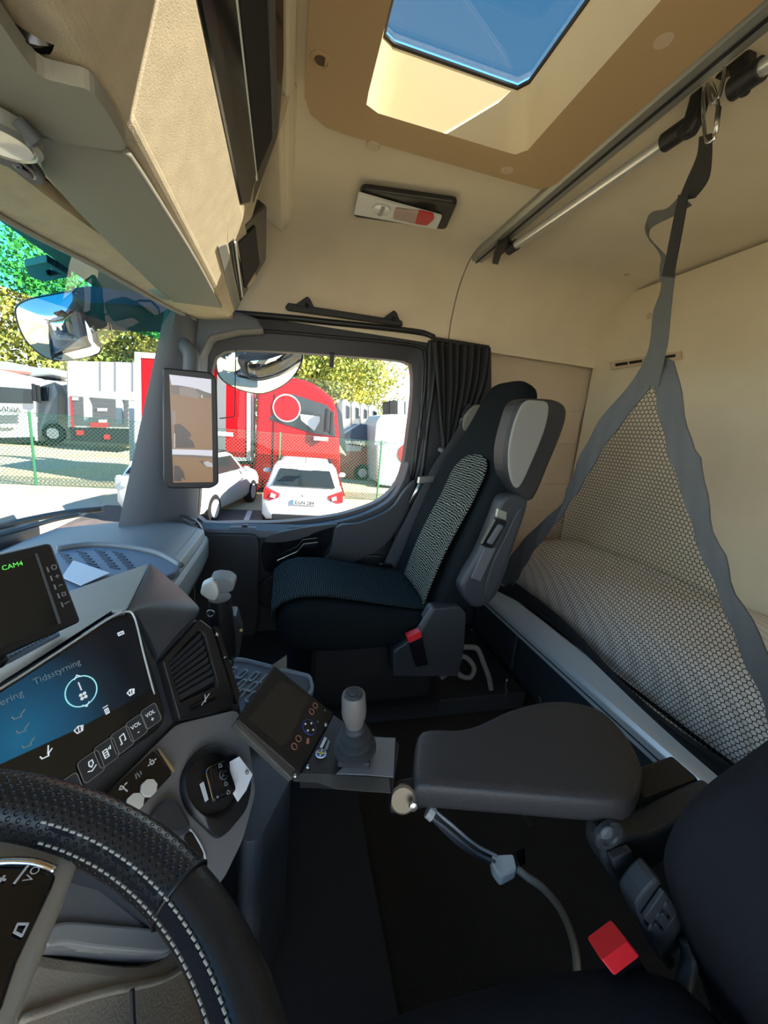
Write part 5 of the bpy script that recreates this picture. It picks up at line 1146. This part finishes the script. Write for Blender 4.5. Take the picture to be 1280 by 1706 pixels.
# ------------------------------------------------------------------ cable under the armrest
cw = thing('cable_loom', 'loose grey cable with a white plug hanging below the armrest', 'cable', P(850, 1450, z=-.72))
CBx = lambda u, v, z: P(u, v, z=z)
G().tube(cr([CBx(716, 1350, -.56), CBx(740, 1376, -.60), CBx(770, 1404, -.65), CBx(800, 1422, -.69), CBx(826, 1434, -.70)], 6), .008, 10).o('sleeve', 'dark_plastic', cw, smooth=True)
for dd in (-.004, .004):
    G().tube(cr([CBx(717, 1352, -.555)+V((dd, dd, 0)), CBx(745, 1380, -.598)+V((dd, dd, .006)), CBx(790, 1417, -.675)+V((dd, dd, .006)), CBx(826, 1434, -.69)+V((dd, dd, .004))], 6), .0025, 6).o('wire', 'print_grey' if dd > 0 else 'pillar_grey', cw, smooth=True)
G().cyl(CBx(713, 1350, -.548), CBx(722, 1358, -.552), .010, n=10).o('sleeve_end', 'print_grey', cw)
G().prism(rnd([CBx(818, 1424, -.69), CBx(856, 1422, -.69), CBx(862, 1448, -.69), CBx(836, 1462, -.69), CBx(822, 1444, -.69)], .006), (0, 0, -.02)).o('plug', 'white_plastic', cw, bevel=.003)
G().prism([CBx(860, 1420, -.69), CBx(874, 1414, -.69), CBx(876, 1440, -.69), CBx(866, 1446, -.69)], (0, 0, .002)).o('foil_tag', 'chrome', cw)
G().tube(cr([CBx(862, 1448, -.70), CBx(880, 1462, -.70), CBx(905, 1480, -.71), CBx(932, 1512, -.73), CBx(950, 1550, -.75), CBx(960, 1592, -.78), CBx(962, 1640, -.82)], 6), .006, 10).o('cable', 'cable_grey', cw, smooth=True)
G().prism([CBx(866, 1352, -.60), CBx(874, 1352, -.60), CBx(888, 1374, -.60), CBx(882, 1378, -.60)], (0, 0, .002)).o('foil_strip', 'steel', cw)
# ------------------------------------------------------------------ floor mat
fm = G().prism([V((-.30, -.2, ZF+.001)), V((.228, -.2, ZF+.001)), V((.226, 1.02, ZF+.001)), V((-.30, 1.02, ZF+.001))], (0, 0, .008)).o('floor_mat', 'mat_rubber', None, bevel=.004, label='black rubber floor mat lying in front of the carpet below the control box', cat='floor mat')
G().box((.222, .41, ZF+.010), (.003, 1.2, .002)).o('mat_seam', 'cable_grey', fm) if False else None
# ================================================================== OUTSIDE
ZG = -2.4
def yard_mat():
    m = mat('yard', (.2, .18, .14), .95); t = m.node_tree; b = t.nodes['Principled BSDF']
    co = t.nodes.new('ShaderNodeTexCoord'); n1 = t.nodes.new('ShaderNodeTexNoise'); n1.inputs['Scale'].default_value = .35; n1.inputs['Detail'].default_value = 8
    n2 = t.nodes.new('ShaderNodeTexNoise'); n2.inputs['Scale'].default_value = 9; n2.inputs['Detail'].default_value = 6
    rp = t.nodes.new('ShaderNodeValToRGB'); e_ = rp.color_ramp.elements; e_[0].position = .36; e_[0].color = (.41, .31, .14, 1); e_[1].position = .62; e_[1].color = (.335, .30, .225, 1)
    mx = t.nodes.new('ShaderNodeMix'); mx.data_type = 'RGBA'; mx.blend_type = 'MULTIPLY'; mx.inputs[0].default_value = .3
    t.links.new(co.outputs['Object'], n1.inputs[0]); t.links.new(co.outputs['Object'], n2.inputs[0]); t.links.new(n1.outputs['Fac'], rp.inputs[0])
    t.links.new(rp.outputs[0], mx.inputs[6]); t.links.new(n2.outputs['Color'], mx.inputs[7]); t.links.new(mx.outputs[2], b.inputs['Base Color'])
yard_mat()
mat('asphalt', (.06, .044, .038), .9, var=.3, vs=6); mat('car_white', (.36, .36, .365), .3, coat=.4); mat('car_glass', (.008, .012, .013), .1, spec=.25); mat('tail_red', (.22, .003, .006), .25); mat('tyre', (.005, .005, .0055), .8, spec=.2)
mat('truck_red', (.24, .0012, .004), .6, spec=.06); mat('truck_white', (.33, .33, .335), .4); mat('truck_silver', (.16, .18, .19), .4); mat('truck_dark', (.006, .007, .008), .6, spec=.2); mat('truck_grey', (.07, .075, .08), .6)
mat('fence_green', (.012, .09, .035), .5); mat('wire_green', (.008, .05, .03), .5); mat('frame_galv', (.22, .26, .27), .5); mat('board_grey', (.035, .037, .04), .7); mat('plate_white', (.30, .30, .30), .5); mat('bark', (.08, .06, .045), .9)
mat('truck_glass', (.006, .012, .014), .1, spec=.3); mat('wheel_alu', (.35, .35, .35), .4); mat('tarp_red', (.3, .08, .06), .6); mat('blue_shade', (.03, .055, .09), .6)
g = G().box((0, 40, ZG-.1), (160, 140, .2)); struct('ground', g, 'yard')
struct('parking_asphalt', G().prism([V((-4.2, 5.5, ZG)), V((4.5, 5.5, ZG)), V((4.5, 10.6, ZG)), V((-4.2, 10.6, ZG))], (0, 0, .012)), 'asphalt')
G().box((-.85, 9.3, ZG+.015), (.12, 2.4, .006)).o('bay_line', 'plate_white', bpy.data.objects['parking_asphalt'])
# ------------------------------------------------------------------ fence
fn = thing('chain_link_fence', 'green chain-link fence with thin posts across the yard', 'fence', (-1.5, 12.25, ZG))
FX0, FX1, FY = -16.0, 12.0, 12.85
px0 = P(61, 815, y=FY).x
x = px0-2*3.3
while x < FX1:
    G().box((x, FY, ZG+1.02), (.055, .055, 2.05)).o('post', 'fence_green', fn, bevel=.01); x += 3.3
g = G(); sp_ = .11; w = .008; H_ = 2.0
k = FX0-H_
while k < FX1+H_:
    for s_ in (1, -1):
        xa, xb = (k, k+H_) if s_ == 1 else (k+H_, k)
        g.add([(xa-w, FY, ZG+.02), (xa+w, FY, ZG+.02), (xb+w, FY, ZG+H_), (xb-w, FY, ZG+H_), (xa, FY+w*2, ZG+.02), (xb, FY+w*2, ZG+H_)], [(0, 1, 2, 3), (1, 4, 5, 2), (4, 0, 3, 5)])
    k += sp_
g.o('mesh', 'wire_green', fn, kind='stuff')
for z in (ZG+.03, ZG+H_): G().cyl((FX0, FY, z), (FX1, FY, z), .008, n=6).o('tension_wire', 'wire_green', fn)
for (u, v) in ((535, 731), (375, 723)):
    c = P(u, v, y=FY-.04); G().box(c, (.46, .02, .12)).o('fence_sign', 'plate_white', fn)
# ------------------------------------------------------------------ cars
def car(label, loc, rz, plate=None, nm='parked_car'):
    root = thing(nm, label, 'car', loc); mtx = Matrix.Rotation(rz, 3, 'Z'); L0 = V(loc)
    def tf(p): return L0+mtx@V(p)
    def pt(g, name, m, par=root, **k):
        g.v = [tf(p) for p in g.v]; return g.o(name, m, par, **k)
    sec = []
    for (y, hw, zb, zs) in ((0.0, .70, .42, .80), (.03, .80, .36, .95), (.18, .875, .30, 1.02), (.8, .89, .24, 1.03), (2.0, .89, .22, 1.02), (3.0, .885, .22, 1.0), (3.7, .87, .24, .94), (4.1, .80, .30, .82), (4.2, .66, .36, .70)):
        sec.append([V((-hw*.9, y, zb)), V((-hw, y, zb+.12)), V((-hw, y, zs-.18)), V((-hw*.94, y, zs-.04)), V((-hw*.84, y, zs)), V((hw*.84, y, zs)), V((hw*.94, y, zs-.04)), V((hw, y, zs-.18)), V((hw, y, zb+.12)), V((hw*.9, y, zb))])
    pt(G().loft(sec), 'body', 'car_white', smooth=True, auto=45)
    def outl(y0, y1, hw, z, r): return rnd([V((-hw, y0, z)), V((hw, y0, z)), V((hw*.93, y1, z)), V((-hw*.93, y1, z))], r, 4)
    gr = [outl(.10, 3.05, .80, .99, .15), outl(.28, 2.75, .745, 1.22, .15), outl(.46, 2.45, .69, 1.43, .15), outl(.62, 2.2, .62, 1.51, .15), outl(.85, 2.0, .45, 1.53, .15)]
    pt(G().loft(gr), 'cabin', 'car_white', smooth=True, auto=60)
    pt(G().prism([V((-.66, .09, 1.07)), V((.66, .09, 1.07)), V((.54, .40, 1.40)), V((-.54, .40, 1.40))], V((0, .03, -.02))), 'rear_window', 'car_glass', bevel=.01)
    for s in (-1, 1):
        pt(G().prism([V((s*.80, .55, 1.06)), V((s*.80, 2.6, 1.06)), V((s*.68, 2.2, 1.42)), V((s*.68, .80, 1.42))], V((s*-.06, 0, 0))), 'side_window', 'car_glass')
        tl = pt(G().prism([V((s*.50, -.005, .90)), V((s*.80, .02, 1.02)), V((s*.84, .03, .96)), V((s*.84, .03, .76)), V((s*.70, -.01, .74)), V((s*.52, -.02, .82))], V((0, .12, 0))), 'tail_light', 'tail_red' if plate else 'wheel_alu', bevel=.01)
        pt(G().prism([V((s*.58, -.03, .87)), V((s*.68, -.02, .91)), V((s*.70, -.02, .82)), V((s*.60, -.03, .80))], V((0, .05, 0))), 'lamp_lens', 'plate_white', tl)
        mi = pt(G().ball((s*1.0, 2.45, 1.08), (.10, .06, .07), 10, 6), 'door_mirror', 'car_white', smooth=True)
        for yy in (.75, 3.35):
            wl = pt(G().cyl((s*.70, yy, .33), (s*.90, yy, .33), .33, n=24), 'wheel', 'tyre', bevel=.02); pt(G().cyl((s*.89, yy, .33), (s*.91, yy, .33), .21, n=18), 'rim', 'wheel_alu', wl)
        pt(G().cyl((s*.58, .9, 1.53), (s*.60, 2.1, 1.53), .02, n=8), 'roof_rail', 'truck_dark')
    pt(G().cyl((0, .72, 1.5), (0, .60, 1.66), .008, .004, 6), 'antenna', 'truck_dark')
    pt(G().box((0, .05, 1.44), (.30, .18, .02)), 'spoiler', 'car_white', bevel=.008)
    pt(G().box((0, .0, .40), (1.3, .06, .12)), 'bumper_insert', 'truck_dark', bevel=.02)
    if plate:
        pl_ = pt(G().box((0, -.02, .74), (.52, .02, .11)), 'number_plate', 'plate_white', bevel=.004)
        pt(G().box((-.235, -.033, .74), (.045, .004, .10)), 'plate_band', 'print_blue', pl_)
        text('plate_lettering', plate, .105, tf((.02, -.034, .70)), mtx@V((1, 0, 0)), (0, 0, 1), 'truck_dark', pl_, 'CENTER')
        e_ = pt(G().box((0, -.005, .90), (.05, .012, .06)), 'badge', 'wheel_alu', bevel=.01)
    return root
q = P(508, 800, y=8.3)
car('white car with a number plate seen from behind through the door window', (q.x, 8.3, ZG), R(-3), 'EGN 284')
car('white car half hidden behind the pillar and mirror screen', (-2.55, 8.7, ZG), R(-14), None)
# ------------------------------------------------------------------ red truck and trailer behind the fence
RY = 13.4
def wheel_part(root, c, r=.5, par=None, m='tyre', ax=(0, 1, 0), w=.3):
    wl = G().cyl(V(c), V(c)+V(ax)*w, r, n=24).o('wheel', m, root, bevel=.03); G().cyl(V(c)-V(ax)*.01, V(c)+V(ax)*.02, r*.55, n=18).o('rim', 'wheel_alu', wl); return wl
X = lambda u, v, d=0: P(u, v, y=RY+d)
tk = thing('red_truck', 'bright red long-haul truck cab parked behind the fence', 'truck', (X(500, 760).x, RY+1.2, ZG))
cabo = cr([X(428, 690), X(430, 655), X(447, 638), X(480, 629), X(515, 636), X(545, 655), X(560, 676), X(566, 735), X(568, 800), X(566, 838), X(424, 838), X(424, 760)], 3, True)
G().prism(cabo, (0, 2.3, 0)).o('cab', 'truck_red', tk, bevel=.12, seg=3)
G().prism([X(447, 698, -.02), X(486, 656, -.02), X(545, 675, -.02), X(556, 690, -.02), X(560, 728, -.02), X(520, 722, -.02), X(470, 706, -.02)], (0, .04, 0)).o('side_window', 'truck_glass', tk, bevel=.01)
G().prism([X(560, 672, .1), X(570, 690, .1), X(578, 760, .1), X(566, 740, .1)], (0, 2.0, 0)).o('windscreen', 'truck_glass', tk)
G().box(X(456, 740, -.02), (.02, .03, 3.2)).o('door_gap', 'truck_dark', tk)
G().prism([X(500, 690, -.03), X(533, 694, -.03), X(533, 702, -.03), X(524, 718, -.03), X(502, 700, -.03)], (0, .02, 0)).o('window_card', 'plate_white', tk)
for (u, v) in ((546, 700), (553, 705)): G().box(X(u, v, -.25), (.13, .2, .75)).o('mirror', 'truck_dark', tk, bevel=.03)
# round emblem field on the flank, plain discs only
c = X(478, 680, -.05); 
for r, m, d in ((.44, 'plate_white', 0), (.40, 'truck_red', -.01)):
    G().cyl(c+V((0, d, 0)), c+V((0, d+.02, 0)), r, n=32).o('flank_emblem', m, tk)
for (u, v) in ((450, 838), (540, 838)): wheel_part(tk, X(u, v-8, -.02), .48)
G().box(X(495, 812, -.03), (2.2, .05, .5)).o('side_skirt', 'truck_red', tk, bevel=.03)
t = thing('red_box_trailer', 'red box trailer with white edging partly hidden by the pillar', 'trailer', (X(320, 760).x, RY+1, ZG))
G().prism([X(226, 588), X(417, 600), X(417, 764), X(226, 752)], (0, 2.4, 0)).o('box', 'truck_red', t, bevel=.03)
G().frame([X(224, 586, -.03), X(418, 600, -.03), X(417, 768, -.03), X(224, 756, -.03)], [X(234, 596, -.03), X(412, 606, -.03), X(411, 763, -.03), X(236, 748, -.03)], (0, .05, 0)).o('edging', 'truck_white', t)
G().prism([X(226, 588, -.02), X(231, 588, -.02), X(233, 752, -.02), X(226, 752, -.02)], (0, .05, 0)).o('corner_post', 'truck_grey', t)
G().prism([X(362, 600, -.05), X(377, 600, -.05), X(375, 790, -.05), X(362, 790, -.05)], (0, .04, 0)).o('slatted_side', 'truck_grey', t)
G().prism([X(419, 640, .3), X(423, 640, .3), X(422, 770, .3), X(418, 770, .3)], (0, .4, 0)).o('hose_rack', 'truck_white', t)
G().prism([X(370, 775, -.1), X(418, 775, -.1), X(418, 815, -.1), X(370, 815, -.1)], (0, 1.5, 0)).o('chassis_skirt', 'truck_red', t, bevel=.04)
for (u, v) in ((260, 790), (300, 790)): wheel_part(t, X(u, v, .1), .5)
# ------------------------------------------------------------------ white truck at far left
TY = 24.0
T_ = lambda u, v, d=0: P(u, v, y=TY+d)
t = thing('white_truck', 'white truck with tarpaulin roof facing the yard at far left', 'truck', (T_(40, 730).x, TY+1, ZG))
G().prism(rnd([T_(-30, 610), T_(62, 630), T_(62, 735), T_(-30, 742)], .12), (.6, 2.6, 0)).o('cab', 'truck_white', t, bevel=.1)
G().prism(rnd([T_(60, 632, .02), T_(90, 634, .6), T_(97, 655, .6), T_(97, 722, .6), T_(60, 730, .02)], .1), (-.3, 1.8, 0)).o('cab_side', 'truck_silver', t, bevel=.05)
G().prism([T_(-30, 642, -.05), T_(52, 648, -.05), T_(54, 672, -.05), T_(-30, 670, -.05)], (0, .08, 0)).o('windscreen', 'truck_glass', t, bevel=.02)
G().prism([T_(68, 645, .0), T_(80, 645, .0), T_(79, 668, 0), T_(67, 668, 0)], (0, .1, 0)).o('side_window', 'truck_glass', t)
for k in range(3): G().prism([T_(-30, 692+k*5, -.05), T_(30, 691+k*5, -.05), T_(30, 694+k*5, -.05), T_(-30, 695+k*5, -.05)], (0, .05, 0)).o('grille_bar', 'truck_grey', t)
for k in range(4): G().ball(T_(4+k*6, 711, -.08), (.10, .08, .10), 8, 6).o('lamp', 'wheel_alu', t, smooth=True)
text('lettering', 'SCANIA', .34, T_(-14, 683, -.08), (1, 0, 0), (0, 0, 1), 'truck_dark', t)
for (u, v) in ((57, 650), (64, 652)): G().box(T_(u, v+4, -.3), (.16, .12, .85)).o('mirror', 'truck_dark', t, bevel=.04)
G().prism([T_(-30, 605, .2), T_(10, 602, .2), T_(60, 612, .2), T_(86, 612, .2), T_(88, 625, .2), T_(40, 628, .2), T_(-30, 618, .2)], (0, 2, 0)).o('tarpaulin', 'truck_silver', t, bevel=.08)
G().prism([T_(-30, 612, .1), T_(50, 620, .1), T_(50, 624, .1), T_(-30, 617, .1)], (0, .3, 0)).o('roof_beam', 'tarp_red', t)
G().prism([T_(-30, 730, -.1), T_(56, 728, -.1), T_(56, 736, -.1), T_(-30, 740, -.1)], (0, .4, 0)).o('bumper', 'truck_dark', t)
wheel_part(t, T_(88, 722, .1), .5)
G().prism([T_(90, 625, 2), T_(116, 640, 2), T_(116, 700, 2), T_(98, 690, 2)], (0, 3, 0)).o('load', 'truck_white', t, bevel=.05)
# ------------------------------------------------------------------ white container trailer with grey tail
CY = 23.0
K2 = lambda u, v, d=0: P(u, v, y=CY+d)
t = thing('container_trailer', 'white container trailer with grey lower doors seen end-on', 'trailer', (K2(168, 740).x, CY+2, ZG))
G().prism([K2(111, 601), K2(222, 604), K2(224, 715), K2(113, 712)], (0, 6, 0)).o('container', 'truck_white', t, bevel=.04)
for u in (112, 167, 192, 221): G().prism([K2(u-.8, 602, -.04), K2(u+.8, 602, -.04), K2(u+.9, 652, -.04), K2(u-.7, 652, -.04)], (0, .05, 0)).o('door_bar', 'truck_grey', t)
for k in range(6): G().prism([K2(118, 661+k*8, -.05), K2(214, 664+k*8, -.05), K2(214, 671+k*8, -.05), K2(118, 668+k*8, -.05)], (0, .05, 0)).o('tail_board', 'board_grey', t, bevel=.01)
G().prism([K2(116, 712, -.02), K2(216, 716, -.02), K2(216, 740, -.02), K2(118, 735, -.02)], (0, 3, 0)).o('underframe', 'truck_dark', t)
for (u, v, w) in ((133, 721, 12), (178, 728, 10), (165, 708, 30)): G().prism([K2(u-w/2, v-4, -.1), K2(u+w/2, v-4, -.1), K2(u+w/2, v+4, -.1), K2(u-w/2, v+4, -.1)], (0, .05, 0)).o('tail_lamp', 'tail_red', t)
for (u, v, w) in ((125, 665, 10), (170, 683, 16), (171, 702, 14)): G().prism([K2(u-w/2, v-3, -.1), K2(u+w/2, v-3, -.1), K2(u+w/2, v+2, -.1), K2(u-w/2, v+2, -.1)], (0, .05, 0)).o('tail_sign', 'plate_white', t)
G().prism([K2(116, 659, -.08), K2(119, 659, -.08), K2(123, 712, -.08), K2(119, 712, -.08)], (0, .05, 0)).o('edge_strip', 'tail_red', t)
# galvanised goal-post frame in front
gy = 17.0
K3 = lambda u, v, d=0: P(u, v, y=gy+d)
t = thing('steel_frame', 'galvanised steel goalpost frame standing in front of the trailer', 'frame', (K3(170, 740).x, gy, ZG))
G().prism([K3(115, 648), K3(225, 656), K3(225, 668), K3(115, 660)], (0, .25, 0)).o('beam', 'frame_galv', t, bevel=.02)
for (u0, u1, v0, v1) in ((138, 148, 661, 703), (192, 203, 665, 707), (214, 224, 668, 768)):
    G().prism([K3(u0, v0), K3(u1, v0), K3(u1+1.5, v1), K3(u0+1.5, v1)], (0, .25, 0)).o('upright', 'frame_galv', t, bevel=.02)
# ------------------------------------------------------------------ vehicles at the right of the door window
VY = 16.0
Q2 = lambda u, v, d=0: P(u, v, y=VY+d)
t = thing('white_van_body', 'tall white vehicle body with a red round badge at the window edge', 'van', (Q2(665, 800).x, VY+1, ZG))
G().prism(rnd([Q2(626, 705), Q2(634, 692), Q2(652, 690), Q2(720, 692), Q2(720, 812), Q2(628, 806)], .15), (0, 2.5, 0)).o('body', 'truck_white', t, bevel=.08)
G().prism([Q2(627, 708, -.02), Q2(648, 702, -.02), Q2(645, 740, -.02), Q2(624, 742, -.02)], (0, .04, 0)).o('window', 'truck_silver', t)
c = Q2(679, 756, -.03); G().cyl(c, c+V((0, .02, 0)), .42, n=28).o('badge', 'tail_red', t); lines('badge_mark', [(-.2, -.1, .15, .2), (.15, .2, 0, -.05), (0, -.05, .2, -.2)], c+V((0, -.01, 0)), 'plate_white', .03, t, V((1, 0, 0)), V((0, 0, 1)), V((0, -1, 0)))
G().prism([Q2(632, 800, -.3), Q2(668, 806, -.3), Q2(668, 812, -.3), Q2(632, 807, -.3)], (0, .4, 0)).o('step_rail', 'frame_galv', t)
t = thing('red_white_vehicle', 'low red and white vehicle behind the fence right of the red truck', 'car', (Q2(600, 790).x, VY+3, ZG))
G().prism(cr([Q2(568, 745, 2), Q2(600, 742, 2), Q2(622, 752, 2), Q2(626, 775, 2), Q2(610, 795, 2), Q2(570, 795, 2)], 4, True), (0, 1.5, 0)).o('body', 'tail_red', t, bevel=.06)
G().prism([Q2(568, 740, 1.9), Q2(605, 744, 1.9), Q2(600, 752, 1.9), Q2(568, 752, 1.9)], (0, .2, 0)).o('stripe', 'truck_white', t)
G().prism([Q2(568, 722, 1.8), Q2(597, 706, 1.8), Q2(626, 708, 1.8), Q2(626, 736, 1.8), Q2(568, 734, 1.8)], (0, 1.2, 0)).o('cover', 'blue_shade', t, bevel=.04)
wheel_part(t, Q2(604, 788, 1.85), .38)
for i, (u, w) in enumerate(((577, 14), (593, 13), (607, 12), (622, 14))):
    t = thing('parked_truck', ('leftmost', 'second', 'third', 'rightmost')[i]+' of the four white truck cabs in a row under the trees', 'truck', (P(u, 710, y=28+i*.6).x, 28+i*.6, ZG), group='white truck cabs under the trees')
    F_ = lambda a, b_: P(a, b_, y=28+i*.6)
    G().prism(rnd([F_(u-w/2, 668+i*3), F_(u-1, 664+i*3), F_(u+w/2, 672+i*3), F_(u+w/2+1, 742), F_(u-w/2, 740)], .2), (0, 2.4, 0)).o('cab', 'truck_white', t, bevel=.08)
    G().prism([F_(u, 675+i*3), F_(u+w/2-1, 678+i*3), F_(u+w/2-1, 697), F_(u, 697)], (0, -.05, 0)).o('window', 'truck_glass', t)
t = thing('parked_truck', 'dark and silver truck cabs ending the row at the upper right window corner', 'truck', (P(668, 710, y=26).x, 26, ZG))  # several cabs at the row end, merged into one object
for u in (655, 668, 681): G().prism([P(u-6, 668, y=26), P(u+6, 666, y=26), P(u+6, 720, y=26), P(u-6, 720, y=26)], (0, 2, 0)).o('panel', 'truck_silver' if u != 655 else 'truck_dark', t, bevel=.05)
# ------------------------------------------------------------------ trees
def leafmat(name, c1, c2):
    m = mat(name, c1, .7); t = m.node_tree; b = t.nodes['Principled BSDF']; co = t.nodes.new('ShaderNodeTexCoord'); n = t.nodes.new('ShaderNodeTexNoise'); n.inputs['Scale'].default_value = .55; n.inputs['Detail'].default_value = 6
    rp = t.nodes.new('ShaderNodeValToRGB'); rp.color_ramp.elements[0].position = .38; rp.color_ramp.elements[1].position = .62; rp.color_ramp.elements[0].color = (*c1, 1); rp.color_ramp.elements[1].color = (*c2, 1)
    t.links.new(co.outputs['Object'], n.inputs[0]); t.links.new(n.outputs['Fac'], rp.inputs[0]); t.links.new(rp.outputs[0], b.inputs['Base Color'])
leafmat('leaf_a', (.10, .14, .02), (.25, .25, .03)); leafmat('leaf_b', (.07, .125, .02), (.18, .23, .03)); leafmat('leaf_c', (.15, .19, .02), (.34, .30, .03))
def leafmesh(seed, n=10000):
    rg = random.Random(seed); v = []; f = []
    lumps = [(V((rg.gauss(0, 2.0), rg.gauss(0, 2.0), 5.0+rg.uniform(-3.4, 4.2))), rg.uniform(1.3, 2.3)) for _ in range(16)]
    for i in range(n):
        c, r = lumps[i % len(lumps)]; d = V((rg.gauss(0, 1), rg.gauss(0, 1), rg.gauss(0, 1))).normalized(); p = c+d*r*(.75+.3*rg.random())
        a = V((rg.gauss(0, 1), rg.gauss(0, 1), rg.gauss(0, 1))).normalized()*rg.uniform(.08, .17); b_ = a.cross(V((rg.gauss(0, 1), rg.gauss(0, 1), rg.gauss(0, 1)))).normalized()*a.length*.7
        k = len(v); v += [p-a, p+b_, p+a, p-b_]; f.append((k, k+1, k+2, k+3))
    return v, f
LM = []
for i, m in enumerate(('leaf_a', 'leaf_b', 'leaf_c')):
    v, f = leafmesh(i+3); me = bpy.data.meshes.new('leaves'); me.from_pydata([tuple(p) for p in v], [], f); me.materials.append(MATS[m]); LM.append(me)
tm = G().tube([(0, 0, 0), (.1, 0, 2.5), (-.1, .1, 5), (0, 0, 8)], [.3, .24, .16, .05], 8)
tr_me = bpy.data.meshes.new('trunk'); tr_me.from_pydata([tuple(p) for p in tm.v], [], tm.f); tr_me.materials.append(MATS['bark'])
TL = [(-26, 40, 1.35, 0, 'tall green tree at the far left edge of the windscreen'), (-21.5, 42, 1.45, 2, 'yellow-green tree above the white truck'), (-17.5, 40, 1.2, 0, 'tree behind the wide-angle mirror'), (-13.5, 40, 1.15, 1, 'dark green tree above the container trailer'), (-9.5, 38, 1.05, 2, 'yellowish tree behind the red box trailer'),
      (0.2, 40, 1.2, 0, 'tree behind the red truck roof'), (3.2, 42, 1.3, 1, 'dark green tree in the middle of the door window'), (6.4, 41, 1.22, 2, 'yellow-green tree right of the middle of the door window'), (9.2, 45, .95, 0, 'lowest tree of the row, towards the open sky'), (-5, 42, 1.1, 1, 'tree hidden behind the pillar and mirror screen'), (14.6, 48, .6, 2, 'small yellow tree top at the right window corner')]
for i, (x, y, s, k, lb) in enumerate(TL):
    r_ = thing('leafy_tree', lb, 'tree', (x, y, ZG), group='trees behind the yard')
    r_.scale = (s, s, s); r_.rotation_euler = (0, 0, i*1.3)
    for nm, me in (('foliage', LM[k]), ('trunk', tr_me)):
        c = bpy.data.objects.new(nm, me); COL.objects.link(c); c.parent = r_
        if nm == 'foliage': c['kind'] = 'stuff'
# ================================================================== EXTERIOR MIRRORS AND WIPERS
def ext_mirror(label, plane, outline, bulge, arm, loc):
    t = thing('exterior_mirror', label, 'mirror', loc)
    o_ = cr([plane(u, v) for u, v in outline], 4, True); c = sum(o_, V())/len(o_)
    rim = shrink(o_, 1.0)
    G().loft([[q_+plane.n*dn for q_ in shrink(o_, sk, c)] for sk, dn in ((.30, -.13), (.75, -.10), (.97, -.04), (1.03, 0), (1.02, .012), (.97, .012))], True, False).o('housing', 'dark_plastic', t, smooth=True, auto=60)
    rings = [[c+(p-c)*e_+plane.n*(.010+bulge*(1-e_*e_)) for p in o_] for e_ in (.98, .9, .78, .64, .48, .3, .12)]
    G().loft(rings, False, True).o('mirror_glass', 'mirror', t, smooth=True)
    if arm: G().loft(arm).o('arm', 'dark_plastic', t, smooth=True, auto=60)
    return t
q = P(95, 545, y=1.72); view = q.normalized()
pl = Pl(q, V((.90, .42, .05)), V((.0, -.25, 1)))
if pl.n.dot(-view) < 0: pl = Pl(q, V((-.90, -.42, -.05)), V((.0, -.25, 1)))
def armring(a, b, y, d=.06): 
    p, r = P(*a, y=y), P(*b, y=y); m_ = (p+r)/2; return [p, p.lerp(r, .5)+V((0, -d, 0)), r, p.lerp(r, .5)+V((0, d, 0))]
ext_mirror('wide-angle exterior mirror on a dark arm outside the windscreen corner', pl, ((26, 520), (40, 502), (80, 492), (130, 487), (148, 515), (163, 565), (164, 588), (110, 600), (75, 594), (42, 565)), .05,
           [armring((120, 480), (150, 520), 1.74), armring((160, 476), (160, 548), 1.74), armring((215, 474), (220, 552), 1.76), armring((262, 486), (262, 553), 1.80), armring((296, 500), (300, 570), 1.86)], q+V((0, 0, -.2)))
q = P(432, 615, y=2.0); view = q.normalized()
pl = Pl(q, V((.95, -.1, .1)), V((.0, -.45, 1)))
if pl.n.dot(-view) < 0: pl = Pl(q, V((-.95, .1, -.1)), V((.0, -.45, 1)))
ext_mirror('curved kerb mirror hanging outside the top of the door window', pl, ((362, 612), (366, 585), (400, 570), (470, 566), (500, 575), (502, 604), (480, 635), (440, 654), (400, 648), (372, 632)), .06,
           [armring((405, 575), (480, 588), 1.98, .03), armring((410, 545), (470, 560), 1.98, .03), armring((410, 520), (470, 530), 1.98, .03), armring((415, 490), (470, 500), 1.88, .03), armring((415, 478), (470, 486), 1.74, .03)], q+V((0, 0, -.2)))
t = thing('wiper', 'black windscreen wiper resting along the lower glass edge', 'wiper', P(90, 875, z=-.45))
wpn = lambda u, v: P(u, v, z=-.432)+V((-.05, .04, 0))
G().tube(cr([wpn(-20, 893), wpn(60, 872), wpn(130, 858), wpn(188, 852)], 5), .012, 8).o('arm', 'black_plastic', t, smooth=True)
G().tube(cr([wpn(-20, 908), wpn(50, 888), wpn(110, 870), wpn(150, 862)], 5), .009, 8).o('blade', 'black_plastic', t, smooth=True)
G().prism([wpn(-10, 884), wpn(40, 868), wpn(46, 876), wpn(-10, 895)], (0, 0, .015)).o('washer_housing', 'black_plastic', t, bevel=.004)
t = thing('visor_bracket', 'black bracket of the outer sun shield above the windscreen', 'bracket', P(130, 455, z=.36))
vb = lambda u, v: P(u, v, z=.36)+V((-.10, .05, 0))
G().frame([vb(95, 445), vb(135, 437), vb(172, 462), vb(120, 470), vb(98, 462)], [vb(130, 452), vb(140, 448), vb(155, 458), vb(135, 461), vb(130, 458)], (0, 0, .02)).o('bracket_body', 'black_plastic', t, bevel=.003)
